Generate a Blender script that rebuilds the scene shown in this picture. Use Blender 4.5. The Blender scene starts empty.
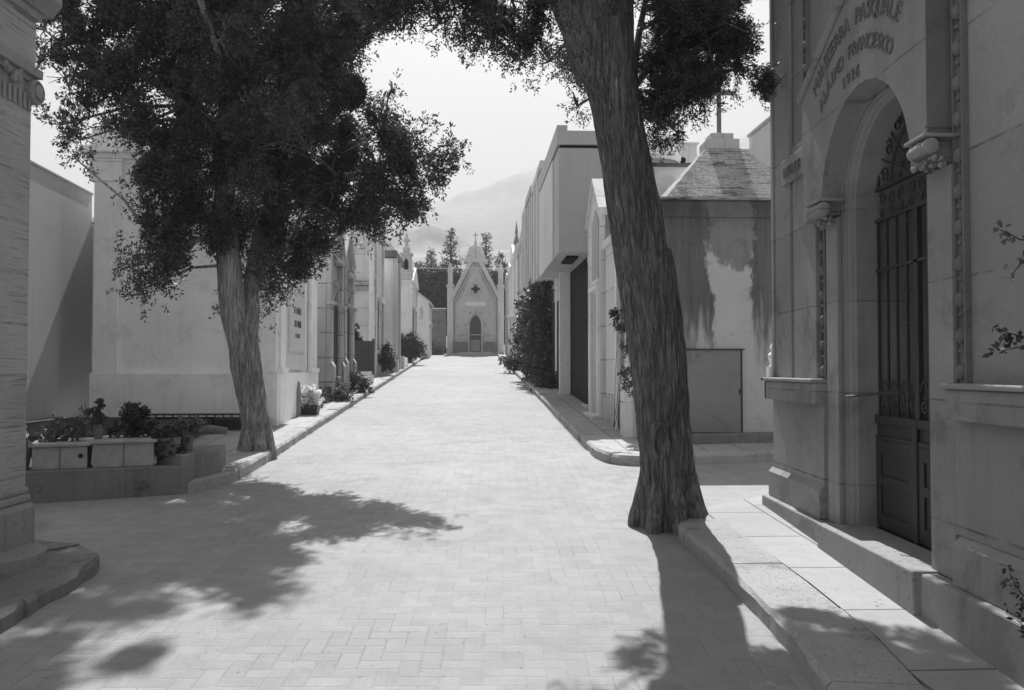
import bpy, math, random
import numpy as np
from mathutils import Vector, Matrix, noise

random.seed(7)
sc = bpy.context.scene
COL = sc.collection
R = math.radians

# ------------------------------------------------------------------ frames
EYE = 1.6
SLOPE = 0.0466
TILT = R(1.562)
F = 880.0
TH = math.atan(0.0466)            # street axis yaw (to the left of the view)
cT, sT = math.cos(TH), math.sin(TH)

def gz(w):
    if w > 60: return SLOPE*60
    if w < -20: return -SLOPE*20
    return SLOPE*w
def s2w(u, w): return (u*cT - w*sT, u*sT + w*cT)
def w2s(X, Y): return (X*cT + Y*sT, -X*sT + Y*cT)
def gzw(X, Y): return gz(w2s(X, Y)[1])
def ray(px, py):
    dx = (px-512)/F; dy = (345-py)/F
    k = math.cos(TILT) - dy*math.sin(TILT)
    return dx/k, (math.sin(TILT) + dy*math.cos(TILT))/k
def onG(px, py, h=0.0):            # street (u, w)
    a, b = ray(px, py)
    Y = (EYE-h)/(-b + SLOPE)
    for _ in range(8):
        Y = (gzw(a*Y, Y) + h - EYE)/b if False else Y
        w = w2s(a*Y, Y)[1]
        Y += (EYE + b*Y - h - gz(w))/(SLOPE - b)
    return w2s(a*Y, Y)
def onY(px, py, Y):
    a, b = ray(px, py); return (a*Y, Y, EYE + b*Y)
def wU(px, u, py=345):             # w where the pixel column crosses plane u
    t, b = ray(px, py)
    return u*(cT - t*sT)/(sT + t*cT)
def zU(px, py, u):
    w = wU(px, u, py); X, Y = s2w(u, w)
    return EYE + ray(px, py)[1]*Y
def uW(px, w, py=345):
    t, b = ray(px, py)
    return w*(sT + t*cT)/(cT - t*sT)
def zW(px, py, w):
    u = uW(px, w, py); X, Y = s2w(u, w)
    return EYE + ray(px, py)[1]*Y

# ------------------------------------------------------------------ mesh builder
class MB:
    def __init__(s): s.v = []; s.f = []; s.smooth = False
    def add(s, vs, fs):
        o = len(s.v); s.v += [tuple(p) for p in vs]; s.f += [tuple(i+o for i in f) for f in fs]; return s
    def box(s, x0, x1, y0, y1, z0, z1, top=0.0):
        t = top
        vs = [(x0,y0,z0),(x1,y0,z0),(x1,y1,z0),(x0,y1,z0),(x0+t,y0+t,z1),(x1-t,y0+t,z1),(x1-t,y1-t,z1),(x0+t,y1-t,z1)]
        return s.add(vs, [(0,3,2,1),(4,5,6,7),(0,1,5,4),(1,2,6,5),(2,3,7,6),(3,0,4,7)])
    def prism(s, poly, axis, a, b):
        """poly in the two other axes (cyclic order), extruded along axis from a to b"""
        def P(p, t):
            if axis == 'x': return (t, p[0], p[1])
            if axis == 'y': return (p[0], t, p[1])
            return (p[0], p[1], t)
        n = len(poly)
        vs = [P(p, a) for p in poly] + [P(p, b) for p in poly]
        fs = [tuple(range(n))[::-1], tuple(range(n, 2*n))]
        fs += [(i, (i+1) % n, n+(i+1) % n, n+i) for i in range(n)]
        return s.add(vs, fs)
    def tube(s, pts, rad, n=8, cap=True):
        pts = [Vector(p) for p in pts]
        if not hasattr(rad, '__len__'): rad = [rad]*len(pts)
        o = len(s.v); up = Vector((0.13, 0.21, 0.97)).normalized()
        prev = None
        for i, p in enumerate(pts):
            d = (pts[min(i+1, len(pts)-1)] - pts[max(i-1, 0)])
            d = d.normalized() if d.length > 1e-9 else Vector((0,0,1))
            if prev is None:
                a = d.cross(up)
                if a.length < 1e-3: a = d.cross(Vector((1,0,0)))
                a.normalize()
            else:
                a = (prev - d*prev.dot(d)).normalized()
            prev = a; b = d.cross(a)
            for k in range(n):
                t = 2*math.pi*k/n
                s.v.append(tuple(p + (a*math.cos(t)+b*math.sin(t))*rad[i]))
        m = len(pts)
        for i in range(m-1):
            for k in range(n):
                k2 = (k+1) % n
                s.f.append((o+i*n+k, o+i*n+k2, o+(i+1)*n+k2, o+(i+1)*n+k))
        if cap:
            s.f.append(tuple(o+k for k in range(n))[::-1]); s.f.append(tuple(o+(m-1)*n+k for k in range(n)))
        return s
    def lathe(s, prof, c, n=20, ax='z'):
        o = len(s.v)
        for (r, h) in prof:
            for k in range(n):
                t = 2*math.pi*k/n; x, y = r*math.cos(t), r*math.sin(t)
                if ax == 'z': s.v.append((c[0]+x, c[1]+y, c[2]+h))
                elif ax == 'y': s.v.append((c[0]+x, c[1]+h, c[2]+y))
                else: s.v.append((c[0]+h, c[1]+x, c[2]+y))
        for i in range(len(prof)-1):
            for k in range(n):
                k2 = (k+1) % n
                s.f.append((o+i*n+k, o+i*n+k2, o+(i+1)*n+k2, o+(i+1)*n+k))
        return s
    def ball(s, c, r, n=8, m=6, sz=1.0):
        prof = [(max(1e-4, r*math.sin(math.pi*i/m)), -r*sz*math.cos(math.pi*i/m)) for i in range(m+1)]
        return s.lathe(prof, c, n)

MESHN = 0
def mesh_from(name, v, f, off=(0,0,0), smooth=False):
    me = bpy.data.meshes.new(name)
    ox, oy, oz = off
    me.from_pydata([(x-ox, y-oy, z-oz) for x, y, z in v], [], f)
    me.update()
    if smooth:
        for p in me.polygons: p.use_smooth = True
    return me

def tag(o, label=None, cat=None, group=None, kind=None):
    if label: o['label'] = label
    if cat: o['category'] = cat
    if group: o['group'] = group
    if kind: o['kind'] = kind
    return o

class Thing:
    """Empty at base; street=True: mesh verts are given in street frame"""
    def __init__(s, name, label, cat, base, street=True, group=None):
        s.street = street; s.base = base
        e = bpy.data.objects.new(name, None); COL.objects.link(e)
        e.empty_display_size = 0.3
        if street:
            X, Y = s2w(base[0], base[1]); e.location = (X, Y, base[2]); e.rotation_euler = (0, 0, TH)
        else: e.location = base
        tag(e, label, cat, group); s.o = e
    def part(s, name, mb, m, parent=None, smooth=False, bevel=0.0, label=None):
        me = mesh_from(name, mb.v, mb.f, s.base, smooth)
        o = bpy.data.objects.new(name, me); COL.objects.link(o)
        me.materials.append(m); o.parent = parent or s.o
        if bevel:
            b = o.modifiers.new('bevel', 'BEVEL'); b.width = bevel; b.segments = 2; b.limit_method = 'ANGLE'
        if label: o['label'] = label
        return o

def structure(name, mb, m, street=True, smooth=False, kind='structure', bevel=0.0):
    me = mesh_from(name, mb.v, mb.f, (0,0,0), smooth)
    o = bpy.data.objects.new(name, me); COL.objects.link(o); me.materials.append(m)
    if street: o.rotation_euler = (0, 0, TH)
    o['kind'] = kind
    if bevel:
        b = o.modifiers.new('bevel', 'BEVEL'); b.width = bevel; b.segments = 2; b.limit_method = 'ANGLE'
    return o

def single(name, mb, m, label, cat, base, street=True, smooth=False, group=None, bevel=0.0):
    me = mesh_from(name, mb.v, mb.f, base, smooth)
    o = bpy.data.objects.new(name, me); COL.objects.link(o); me.materials.append(m)
    if street:
        X, Y = s2w(base[0], base[1]); o.location = (X, Y, base[2]); o.rotation_euler = (0, 0, TH)
    else: o.location = base
    if bevel:
        b = o.modifiers.new('bevel', 'BEVEL'); b.width = bevel; b.segments = 2; b.limit_method = 'ANGLE'
    return tag(o, label, cat, group)

# ------------------------------------------------------------------ materials
class N:
    def __init__(s, name):
        s.m = bpy.data.materials.new(name); s.m.use_nodes = True
        s.t = s.m.node_tree; s.b = s.t.nodes['Principled BSDF']
        s.b.inputs['Specular IOR Level'].default_value = 0.25
        tc = s.t.nodes.new('ShaderNodeTexCoord'); s.obj = tc.outputs['Object']
    def new(s, t): return s.t.nodes.new(t)
    def link(s, a, b): s.t.links.new(a, b)
    def put(s, sock, v):
        if isinstance(v, (int, float)): sock.default_value = v
        else: s.link(v, sock)
    def math(s, op, a, b=0.0, c=None, clamp=False):
        n = s.new('ShaderNodeMath'); n.operation = op; n.use_clamp = clamp
        s.put(n.inputs[0], a); s.put(n.inputs[1], b)
        if c is not None: s.put(n.inputs[2], c)
        return n.outputs[0]
    def map(s, scale=(1,1,1), rot=(0,0,0), loc=(0,0,0), vec=None):
        n = s.new('ShaderNodeMapping'); n.inputs['Scale'].default_value = scale
        n.inputs['Rotation'].default_value = rot; n.inputs['Location'].default_value = loc
        s.link(vec or s.obj, n.inputs['Vector']); return n.outputs[0]
    def noise(s, scale, detail=4, rough=0.55, vec=None, dist=0.0):
        n = s.new('ShaderNodeTexNoise'); n.inputs['Scale'].default_value = scale
        n.inputs['Detail'].default_value = detail; n.inputs['Roughness'].default_value = rough
        n.inputs['Distortion'].default_value = dist
        s.link(vec or s.obj, n.inputs['Vector']); return n.outputs['Fac']
    def ramp(s, v, lo, hi):          # linear step lo..hi -> 0..1
        n = s.new('ShaderNodeMapRange'); s.put(n.inputs[0], v)
        n.inputs[1].default_value = lo; n.inputs[2].default_value = hi; n.interpolation_type = 'SMOOTHSTEP'
        return n.outputs[0]
    def xyz(s, vec=None):
        n = s.new('ShaderNodeSeparateXYZ'); s.link(vec or s.obj, n.inputs[0]); return n.outputs
    def comb(s, x, y, z=0.0):
        n = s.new('ShaderNodeCombineXYZ'); s.put(n.inputs[0], x); s.put(n.inputs[1], y); s.put(n.inputs[2], z); return n.outputs[0]
    def dark(s, v, mask, amt):       # v * (1 - amt*mask)
        return s.math('MULTIPLY', v, s.math('SUBTRACT', 1.0, s.math('MULTIPLY', mask, amt)))
    def bump(s, h, strength=0.5, dist=0.01):
        n = s.new('ShaderNodeBump'); n.inputs['Strength'].default_value = strength
        n.inputs['Distance'].default_value = dist; s.link(h, n.inputs['Height'])
        s.link(n.outputs[0], s.b.inputs['Normal'])
    def out(s, v, rough=0.85):
        s.link(v, s.b.inputs['Base Color']); s.put(s.b.inputs['Roughness'], rough); return s.m

def brick_mask(n, vec, bw, bh, mortar=0.012, smooth=0.1, off=0.5):
    t = n.new('ShaderNodeTexBrick'); n.link(vec, t.inputs['Vector'])
    t.inputs['Scale'].default_value = 1.0; t.inputs['Mortar Size'].default_value = mortar
    t.inputs['Mortar Smooth'].default_value = smooth
    t.inputs['Brick Width'].default_value = bw; t.inputs['Row Height'].default_value = bh
    t.offset = off
    return t.outputs['Fac'], t

def mat(name, base, mott=0.25, ms=0.9, fine=0.12, fs=45, streak=0.0, ss=3.0, joints=None, bump=0.25, bd=0.004,
        rough=0.88, grime=0.0, pits=0.0, spec=None, hor=None):
    n = N(name)
    n1 = n.noise(ms, 6, 0.6); n2 = n.noise(fs, 5, 0.65)
    v = n.math('MULTIPLY', base, n.math('ADD', 1-mott*0.9, n.math('MULTIPLY', n1, mott*1.8)))
    v = n.math('MULTIPLY', v, n.math('ADD', 1-fine, n.math('MULTIPLY', n2, fine*2)))
    if streak:
        st = n.noise(1.0, 5, 0.6, n.map((ss*3, ss*3, 0.35)))
        v = n.dark(v, n.ramp(st, 0.5, 0.78), streak)
        st2 = n.noise(1.0, 3, 0.6, n.map((ss*8, ss*8, 0.9), loc=(5,2,1)))
        v = n.dark(v, n.ramp(st2, 0.55, 0.8), streak*0.5)
    if grime:
        g = n.noise(2.3, 7, 0.72, n.map((1,1,1), loc=(9,3,4)), 0.4)
        v = n.dark(v, n.ramp(g, 0.52, 0.66), grime)
    h = n2
    if pits:
        p = n.noise(fs*0.35, 3, 0.5, n.map((1,1,1), loc=(3,3,3)))
        pm = n.ramp(p, 0.6, 0.68); v = n.dark(v, pm, pits)
        h = n.math('SUBTRACT', h, pm)
    if hor:                            # horizontal bedding (travertine)
        k = n.noise(1.0, 5, 0.7, n.map((2.5, 2.5, hor)), 0.3)
        km = n.ramp(k, 0.55, 0.72); v = n.dark(v, km, 0.36); h = n.math('SUBTRACT', h, n.math('MULTIPLY', km, 2.0))
    if joints:
        bw, bh, amt, mo = joints
        x = n.xyz()
        vec = n.comb(n.math('ADD', x[0], x[1]), x[2])
        wob = n.noise(5.0, 3, 0.5)
        bm, t = brick_mask(n, vec, bw, bh, mo)
        brk = n.math('MULTIPLY', bm, n.ramp(wob, 0.3, 0.6))
        v = n.dark(v, brk, amt)
        t.inputs['Color1'].default_value = (0.45,0.45,0.45,1); t.inputs['Color2'].default_value = (0.6,0.6,0.6,1); t.inputs['Mortar'].default_value = (0.52,0.52,0.52,1)
        v = n.math('MULTIPLY', v, n.math('ADD', 0.62, n.math('MULTIPLY', t.outputs['Color'], 0.72)))
        h = n.math('SUBTRACT', h, n.math('MULTIPLY', bm, 1.5))
    n.bump(h, bump, bd)
    if spec is not None: n.b.inputs['Specular IOR Level'].default_value = spec
    return n.out(v, rough)

def road_mat():
    n = N('brick_pavers')
    W = 0.100
    rot = n.map((1/W, 1/W, 1), rot=(0, 0, R(1.5)))
    wv = n.noise(0.35, 2, 0.5)
    x = n.xyz(rot)
    u = n.math('ADD', x[0], n.math('MULTIPLY', wv, 0.9)); v = n.math('ADD', x[1], n.math('MULTIPLY', wv, 0.5))
    iu = n.math('FLOOR', u); iv = n.math('FLOOR', v)
    fu = n.math('SUBTRACT', u, iu); fv = n.math('SUBTRACT', v, iv)
    k = n.math('FLOORED_MODULO', n.math('SUBTRACT', iu, iv), 4.0)
    def eq(q): return n.math('COMPARE', k, float(q), 0.1)
    k0, k1, k2, k3 = eq(0), eq(1), eq(2), eq(3)
    dl = n.math('ADD', fu, k1); dr = n.math('ADD', n.math('SUBTRACT', 1.0, fu), k0)
    dt = n.math('ADD', n.math('SUBTRACT', 1.0, fv), k3); db = n.math('ADD', fv, k2)
    d = n.math('MINIMUM', n.math('MINIMUM', dl, dr), n.math('MINIMUM', dt, db))
    wn = n.new('ShaderNodeTexWhiteNoise'); wn.noise_dimensions = '2D'
    n.link(n.comb(n.math('SUBTRACT', iu, k1), n.math('SUBTRACT', iv, k2)), wn.inputs['Vector'])
    rnd = wn.outputs['Value']
    mott = n.noise(0.5, 6, 0.65); mid = n.noise(5, 5, 0.7); fine = n.noise(110, 4, 0.7)
    joint = n.math('SUBTRACT', 1.0, n.ramp(d, 0.015, 0.05))
    jn = n.noise(1.6, 4, 0.6, n.map((1,1,1), loc=(4,7,0)))
    joint = n.math('MULTIPLY', joint, n.ramp(jn, 0.45, 0.68))
    val = n.math('ADD', 0.255, n.math('MULTIPLY', rnd, 0.03))
    val = n.math('MULTIPLY', val, n.math('ADD', 0.74, n.math('MULTIPLY', mott, 0.52)))
    val = n.math('MULTIPLY', val, n.math('ADD', 0.76, n.math('MULTIPLY', mid, 0.48)))
    val = n.math('MULTIPLY', val, n.math('ADD', 0.70, n.math('MULTIPLY', fine, 0.60)))
    val = n.dark(val, joint, 0.28)
    sp = n.noise(38, 2, 0.5, n.map((1,1,1), loc=(1,8,0)))
    val = n.dark(val, n.ramp(sp, 0.70, 0.75), 0.5)
    stain = n.noise(1.1, 5, 0.6, n.map((1,1,1), loc=(14,2,0)), 0.6)
    val = n.dark(val, n.ramp(stain, 0.58, 0.74), 0.22)
    h = n.math('ADD', n.math('MULTIPLY', n.ramp(d, 0.0, 0.12), 0.7), n.math('MULTIPLY', fine, 0.6))
    h = n.math('ADD', h, n.math('MULTIPLY', rnd, 0.35)); h = n.math('ADD', h, n.math('MULTIPLY', mid, 0.7))
    n.bump(h, 0.5, 0.006)
    return n.out(val, 0.8)

def slab_mat(name, base, bw, bh, axis_swap=False):
    n = N(name)
    x = n.xyz()
    wob = n.noise(3.0, 3, 0.5); wo = n.math('MULTIPLY', wob, 0.03)
    a = n.math('ADD', x[1], wo); b = n.math('ADD', x[0], wo)
    vec = n.comb(a, b) if not axis_swap else n.comb(b, a)
    bm, t = brick_mask(n, vec, bw, bh, 0.009, 0.2, 0.35)
    t.inputs['Color1'].default_value = (0.42,0.42,0.42,1); t.inputs['Color2'].default_value = (0.6,0.6,0.6,1); t.inputs['Mortar'].default_value = (0.5,0.5,0.5,1)
    mott = n.noise(1.2, 6, 0.65); fine = n.noise(90, 4, 0.7); mid = n.noise(9, 5, 0.7)
    v = n.math('MULTIPLY', base, n.math('ADD', 0.78, n.math('MULTIPLY', mott, 0.44)))
    v = n.math('MULTIPLY', v, n.math('ADD', 0.76, n.math('MULTIPLY', fine, 0.48)))
    v = n.math('MULTIPLY', v, n.math('ADD', 0.86, n.math('MULTIPLY', mid, 0.28)))
    v = n.math('MULTIPLY', v, n.math('ADD', 0.7, n.math('MULTIPLY', t.outputs['Color'], 0.6)))
    v = n.dark(v, bm, 0.6)
    h = n.math('SUBTRACT', n.math('MULTIPLY', fine, 0.8), n.math('MULTIPLY', bm, 1.6))
    n.bump(h, 0.5, 0.006)
    return n.out(v, 0.85)

def stained_mat():
    n = N('stained_plaster')
    x = n.xyz()
    n1 = n.noise(1.3, 6, 0.65); n2 = n.noise(40, 5, 0.7)
    v = n.math('MULTIPLY', 0.53, n.math('ADD', 0.82, n.math('MULTIPLY', n1, 0.36)))
    v = n.math('MULTIPLY', v, n.math('ADD', 0.86, n.math('MULTIPLY', n2, 0.28)))
    # soot run-off either side of a patch that was re-plastered
    s1 = n.noise(1.0, 6, 0.65, n.map((4.5, 4.5, 0.45), loc=(0.9, 0.4, 0)), 0.3)
    ed = n.noise(2.2, 6, 0.7, n.map((1, 1, 0.6), loc=(6, 2, 1)))
    dx = n.math('ABSOLUTE', n.math('ADD', x[0], 0.13))
    side = n.ramp(n.math('ADD', dx, n.math('MULTIPLY', n.math('SUBTRACT', ed, 0.5), 0.75)), 0.24, 0.33)
    low = n.ramp(n.math('ADD', x[2], n.math('MULTIPLY', n.math('SUBTRACT', s1, 0.5), 3.6)), 0.85, 1.75)
    topm = n.ramp(n.math('ADD', x[2], n.math('MULTIPLY', n.math('SUBTRACT', ed, 0.5), 1.9)), 2.42, 2.6)
    m1 = n.math('MAXIMUM', n.math('MULTIPLY', side, low), n.math('MULTIPLY', topm, 0.75))
    str_ = n.noise(1.0, 6, 0.7, n.map((11, 11, 0.7), loc=(3, 1, 2)), 0.2)
    v = n.dark(v, n.math('MULTIPLY', m1, n.math('ADD', 0.62, n.math('MULTIPLY', str_, 0.6))), 0.80)
    top = n.ramp(n.math('ADD', x[2], n.math('MULTIPLY', n.noise(6, 5, 0.7), 0.5)), 3.1, 3.45)
    v = n.dark(v, top, 0.35)
    g = n.noise(3.2, 7, 0.75, n.map((1,1,1), loc=(2,9,4)), 0.5)
    v = n.dark(v, n.ramp(g, 0.55, 0.68), 0.22)
    n.bump(n.math('ADD', n2, n.math('MULTIPLY', g, 1.5)), 0.4, 0.006)
    return n.out(v, 0.9)

def bark_mat(name, base):
    n = N(name)
    a = n.noise(1.0, 6, 0.72, n.map((44, 44, 2.6)), 0.9)
    b = n.noise(1.0, 4, 0.6, n.map((90, 90, 9)), 0.3)
    c = n.noise(1.6, 5, 0.6)
    v = n.math('MULTIPLY', base, n.math('ADD', 0.32, n.math('MULTIPLY', n.ramp(a, 0.32, 0.66), 1.15)))
    v = n.math('MULTIPLY', v, n.math('ADD', 0.7, n.math('MULTIPLY', b, 0.6)))
    v = n.math('MULTIPLY', v, n.math('ADD', 0.65, n.math('MULTIPLY', c, 0.7)))
    n.bump(n.math('ADD', n.math('MULTIPLY', n.ramp(a, 0.3, 0.7), 1.6), n.math('MULTIPLY', b, 0.7)), 1.0, 0.03)
    return n.out(v, 0.95)

def leaf_mat(name, base, var=0.6, trans=0.15, spec=0.3, rough=0.55):
    n = N(name)
    geo = n.new('ShaderNodeNewGeometry')
    a = n.noise(1.6, 3, 0.6)
    v = n.math('MULTIPLY', base, n.math('ADD', 1-var*0.5, n.math('MULTIPLY', geo.outputs['Random Per Island'], var)))
    v = n.math('MULTIPLY', v, n.math('ADD', 0.6, n.math('MULTIPLY', a, 0.8)))
    n.b.inputs['Specular IOR Level'].default_value = spec
    n.out(v, rough)
    if trans:
        tr = n.new('ShaderNodeBsdfTranslucent'); n.link(v, tr.inputs['Color'])
        mx = n.new('ShaderNodeMixShader'); mx.inputs[0].default_value = trans
        n.link(n.b.outputs[0], mx.inputs[1]); n.link(tr.outputs[0], mx.inputs[2])
        n.link(mx.outputs[0], n.t.nodes['Material Output'].inputs['Surface'])
    return n.m

def flat(name, v, rough=0.6, spec=0.3, metal=0.0):
    n = N(name)
    a = n.noise(30, 4, 0.6)
    n.b.inputs['Specular IOR Level'].default_value = spec; n.b.inputs['Metallic'].default_value = metal
    return n.out(n.math('MULTIPLY', v, n.math('ADD', 0.75, n.math('MULTIPLY', a, 0.5))), rough)

M = dict(
    road=road_mat(),
    slab=slab_mat('pavement_slabs', 0.33, 0.82, 0.48),
    kerb=mat('granite_kerb', 0.37, 0.4, 1.3, 0.6, 150, bump=0.8, bd=0.008, pits=0.12, grime=0.3),
    earth=mat('packed_earth', 0.30, 0.3, 0.4, 0.3, 20, bump=0.5, bd=0.02),
    soil=mat('dark_soil', 0.05, 0.4, 3, 0.5, 60, bump=0.8, bd=0.03),
    white=mat('whitewashed_plaster', 0.88, 0.26, 0.7, 0.15, 45, streak=0.2, ss=1.0, grime=0.15, bump=0.3),
    white2=mat('weathered_white_stone', 0.72, 0.22, 1.1, 0.10, 40, streak=0.28, grime=0.12, joints=(1.2, 0.55, 0.45, 0.012)),
    pale=mat('pale_plaster', 0.66, 0.2, 0.7, 0.08, 50, streak=0.2, grime=0.1),
    grey=mat('grey_cement_render', 0.48, 0.24, 0.6, 0.13, 60, streak=0.12, grime=0.05, bump=0.15),
    mid=mat('mid_grey_render', 0.50, 0.25, 0.8, 0.1, 50, streak=0.3, grime=0.2),
    ash=mat('ashlar_stone', 0.42, 0.25, 1.2, 0.14, 50, streak=0.25, grime=0.2, joints=(0.9, 0.5, 0.6, 0.014)),
    maus=mat('smooth_limestone', 0.29, 0.36, 1.0, 0.26, 70, streak=0.16, ss=1.2, grime=0.16, joints=(40.0, 0.62, 0.5, 0.007), bump=0.4),
    mausp=mat('limestone_trim', 0.29, 0.4, 1.6, 0.28, 80, streak=0.2, ss=1.5, grime=0.28, bump=0.45, joints=(40.0, 0.62, 0.35, 0.006)),
    mausd=mat('sooty_and_shaded_limestone', 0.17, 0.35, 3.0, 0.2, 50, streak=0.3, grime=0.3, bump=0.5),  # darker limestone; also stands in for shade on the hood return
    trav=mat('rough_travertine', 0.36, 0.3, 2.0, 0.25, 60, hor=85, bump=0.6, bd=0.006, joints=(40, 0.34, 0.3, 0.008)),
    trav2=mat('smooth_travertine', 0.27, 0.25, 2.0, 0.2, 60, streak=0.2, bump=0.4, bd=0.006, pits=0.25),
    stained=stained_mat(),
    shingle=mat('stone_shingle', 0.42, 0.6, 1.6, 0.7, 22, grime=0.55, hor=30, bump=1.0, bd=0.03, joints=(0.09, 0.045, 0.18, 0.010)),
    concrete=mat('mossy_concrete', 0.19, 0.45, 2.2, 0.3, 40, streak=0.3, grime=0.5, bump=0.6, bd=0.01),
    marble=mat('veined_marble', 0.33, 0.5, 6.0, 0.15, 30, grime=0.4, bump=0.1, rough=0.5),
    plaque=mat('marble_plaque', 0.66, 0.1, 3.0, 0.05, 30, bump=0.1, rough=0.45),
    letter=flat('inscription', 0.08),
    lettercut=flat('cut_letters', 0.17, 0.9),
    iron=flat('wrought_iron', 0.035, 0.45, 0.5),
    irong=flat('painted_iron', 0.045, 0.5, 0.4),
    doorm=mat('painted_metal_door', 0.035, 0.4, 3, 0.2, 60, streak=0.4, bump=0.2, rough=0.5, spec=0.4),
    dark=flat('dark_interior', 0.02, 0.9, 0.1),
    doorw=mat('old_wooden_door', 0.045, 0.4, 3, 0.2, 60, streak=0.5, bump=0.3),
    panel=mat('stained_metal_panel', 0.27, 0.35, 1.1, 0.15, 60, streak=0.3, ss=.8, grime=0.3, bump=0.2),
    terra=mat('terracotta', 0.16, 0.3, 6, 0.2, 60, bump=0.3),
    bark=bark_mat('fissured_bark', 0.34),
    bark2=bark_mat('pale_fissured_bark', 0.52),
    leaf=leaf_mat('cypress_foliage', 0.075, 0.9, 0.25),
    leafb=leaf_mat('broad_foliage', 0.050, 0.8, 0.2, 0.5, 0.4),
    leafl=leaf_mat('pale_foliage', 0.14, 0.7, 0.3, 0.4, 0.5),
    leafm=leaf_mat('shrub_foliage', 0.085, 0.8, 0.25, 0.5, 0.45),
    leaff=leaf_mat('far_foliage', 0.045, 0.8, 0.1),
    stem=flat('plant_stem', 0.06, 0.8),
    flower=leaf_mat('white_petals', 0.85, 0.2, 0.3, 0.2, 0.6),
    hill=mat('scrubby_hillside', 0.19, 0.9, 0.02, 0.5, 0.08, bump=0.0),
)

# ------------------------------------------------------------------ foliage
rng = np.random.default_rng(11)
def quads_mesh(name, V, nper):
    """V: (n, nper, 3) separate polygons"""
    n = V.shape[0]
    me = bpy.data.meshes.new(name)
    me.vertices.add(n*nper); me.vertices.foreach_set('co', V.reshape(-1).astype(np.float32))
    me.loops.add(n*nper); me.loops.foreach_set('vertex_index', np.arange(n*nper, dtype=np.int32))
    me.polygons.add(n); me.polygons.foreach_set('loop_start', np.arange(0, n*nper, nper, dtype=np.int32))
    me.polygons.foreach_set('loop_total', np.full(n, nper, dtype=np.int32))
    me.update(calc_edges=True); return me
def unit(a): return a/np.maximum(np.linalg.norm(a, axis=-1, keepdims=True), 1e-9)
def leaves(C, D, per, slen, ll, lw, spread=0.7, droop=0.2):
    """C spray origins (n,3), D spray directions (n,3)"""
    n = len(C)
    t = rng.random((n, per, 1))
    side = rng.normal(size=(n, per, 3))
    base = C[:, None, :] + D[:, None, :]*t*slen + side*slen*0.10
    base[..., 2] -= droop*slen*(t[..., 0]**2)
    d = unit(D[:, None, :]*(1.0) + side*spread)
    wv = unit(np.cross(d, rng.normal(size=(n, per, 3))))
    L = ll*(0.6+0.8*rng.random((n, per, 1))); W = lw*(0.6+0.8*rng.random((n, per, 1)))
    p0 = base; p1 = base + d*L*0.45 + wv*W; p2 = base + d*L; p3 = base + d*L*0.45 - wv*W
    V = np.stack([p0, p1, p2, p3], axis=2).reshape(-1, 4, 3)
    return V
def blob_points(blobs, dens, sub=0.17, shell=2.0, subd=9.0):
    P = []; D = []
    for bb_ in blobs:
        x, y, z, r = bb_[:4]; ff = bb_[4] if len(bb_) > 4 else 1.0
        k = max(3, int(subd*r*r*4*ff)+1)
        dirs = unit(rng.normal(size=(k, 3)))
        cen = np.array([x, y, z]) + dirs*(r*rng.random((k, 1))**(1/shell))*np.array([1, 1, 0.9])
        n = int(dens*r**2.2*ff)+8
        idx = rng.integers(0, k, n)
        sc_ = sub*(0.5+0.9*rng.random((k, 1)))
        p = cen[idx] + rng.normal(size=(n, 3))*sc_[idx]*np.array([1, 1, 1.15])
        out = unit(p - np.array([x, y, z-0.25*r]))
        P.append(p); D.append(unit(out*0.8 + rng.normal(size=(n, 3))*0.55))
    return np.concatenate(P), np.concatenate(D)
def put_leaves(th, name, V, m, parent=None):
    """V in the frame of the thing"""
    me = quads_mesh(name, V - np.array(th.base), V.shape[1])
    o = bpy.data.objects.new(name, me); COL.objects.link(o); me.materials.append(m); o.parent = parent or th.o
    return o

# ------------------------------------------------------------------ world, sun, camera
world = bpy.data.worlds.new('World'); sc.world = world; world.use_nodes = True
wt = world.node_tree; bg = wt.nodes['Background']
sky = wt.nodes.new('ShaderNodeTexSky'); sky.sky_type = 'NISHITA'; sky.sun_disc = False
SUN_EL = R(50.0); SUN_AZ = R(-1.5)
sky.sun_elevation = SUN_EL; sky.sun_rotation = SUN_AZ
sky.air_density = 1.0; sky.dust_density = 3.0; sky.ozone_density = 1.0
# black-and-white film response to the sky colour (blue counts most)
sp = wt.nodes.new('ShaderNodeSeparateColor'); wt.links.new(sky.outputs[0], sp.inputs[0])
def wm(op, a, b):
    n_ = wt.nodes.new('ShaderNodeMath'); n_.operation = op
    for i_, v_ in enumerate((a, b)):
        if isinstance(v_, (int, float)): n_.inputs[i_].default_value = v_
        else: wt.links.new(v_, n_.inputs[i_])
    return n_.outputs[0]
film = wm('ADD', wm('MULTIPLY', sp.outputs[0], 0.1), wm('ADD', wm('MULTIPLY', sp.outputs[1], 0.25), wm('MULTIPLY', sp.outputs[2], 0.65)))
wt.links.new(film, bg.inputs[0])
bg.inputs[1].default_value = 0.06
sd = bpy.data.lights.new('sun', 'SUN'); sd.energy = 5.0; sd.angle = R(0.5); sd.color = (1, 1, 1)
so = bpy.data.objects.new('sun', sd); COL.objects.link(so)
dirv = Vector((-math.sin(SUN_AZ)*math.cos(SUN_EL), -math.cos(SUN_AZ)*math.cos(SUN_EL), -math.sin(SUN_EL)))
so.rotation_euler = dirv.to_track_quat('-Z', 'Y').to_euler(); so.location = (0, 10, 30)
cd = bpy.data.cameras.new('camera'); cam = bpy.data.objects.new('camera', cd); COL.objects.link(cam)
cd.sensor_width = 36; cd.lens = F/1024*36; cd.clip_end = 6000; cd.clip_start = 0.05
cam.location = (0, 0, EYE); cam.rotation_euler = (math.pi/2 + TILT, 0, 0); sc.camera = cam
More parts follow.
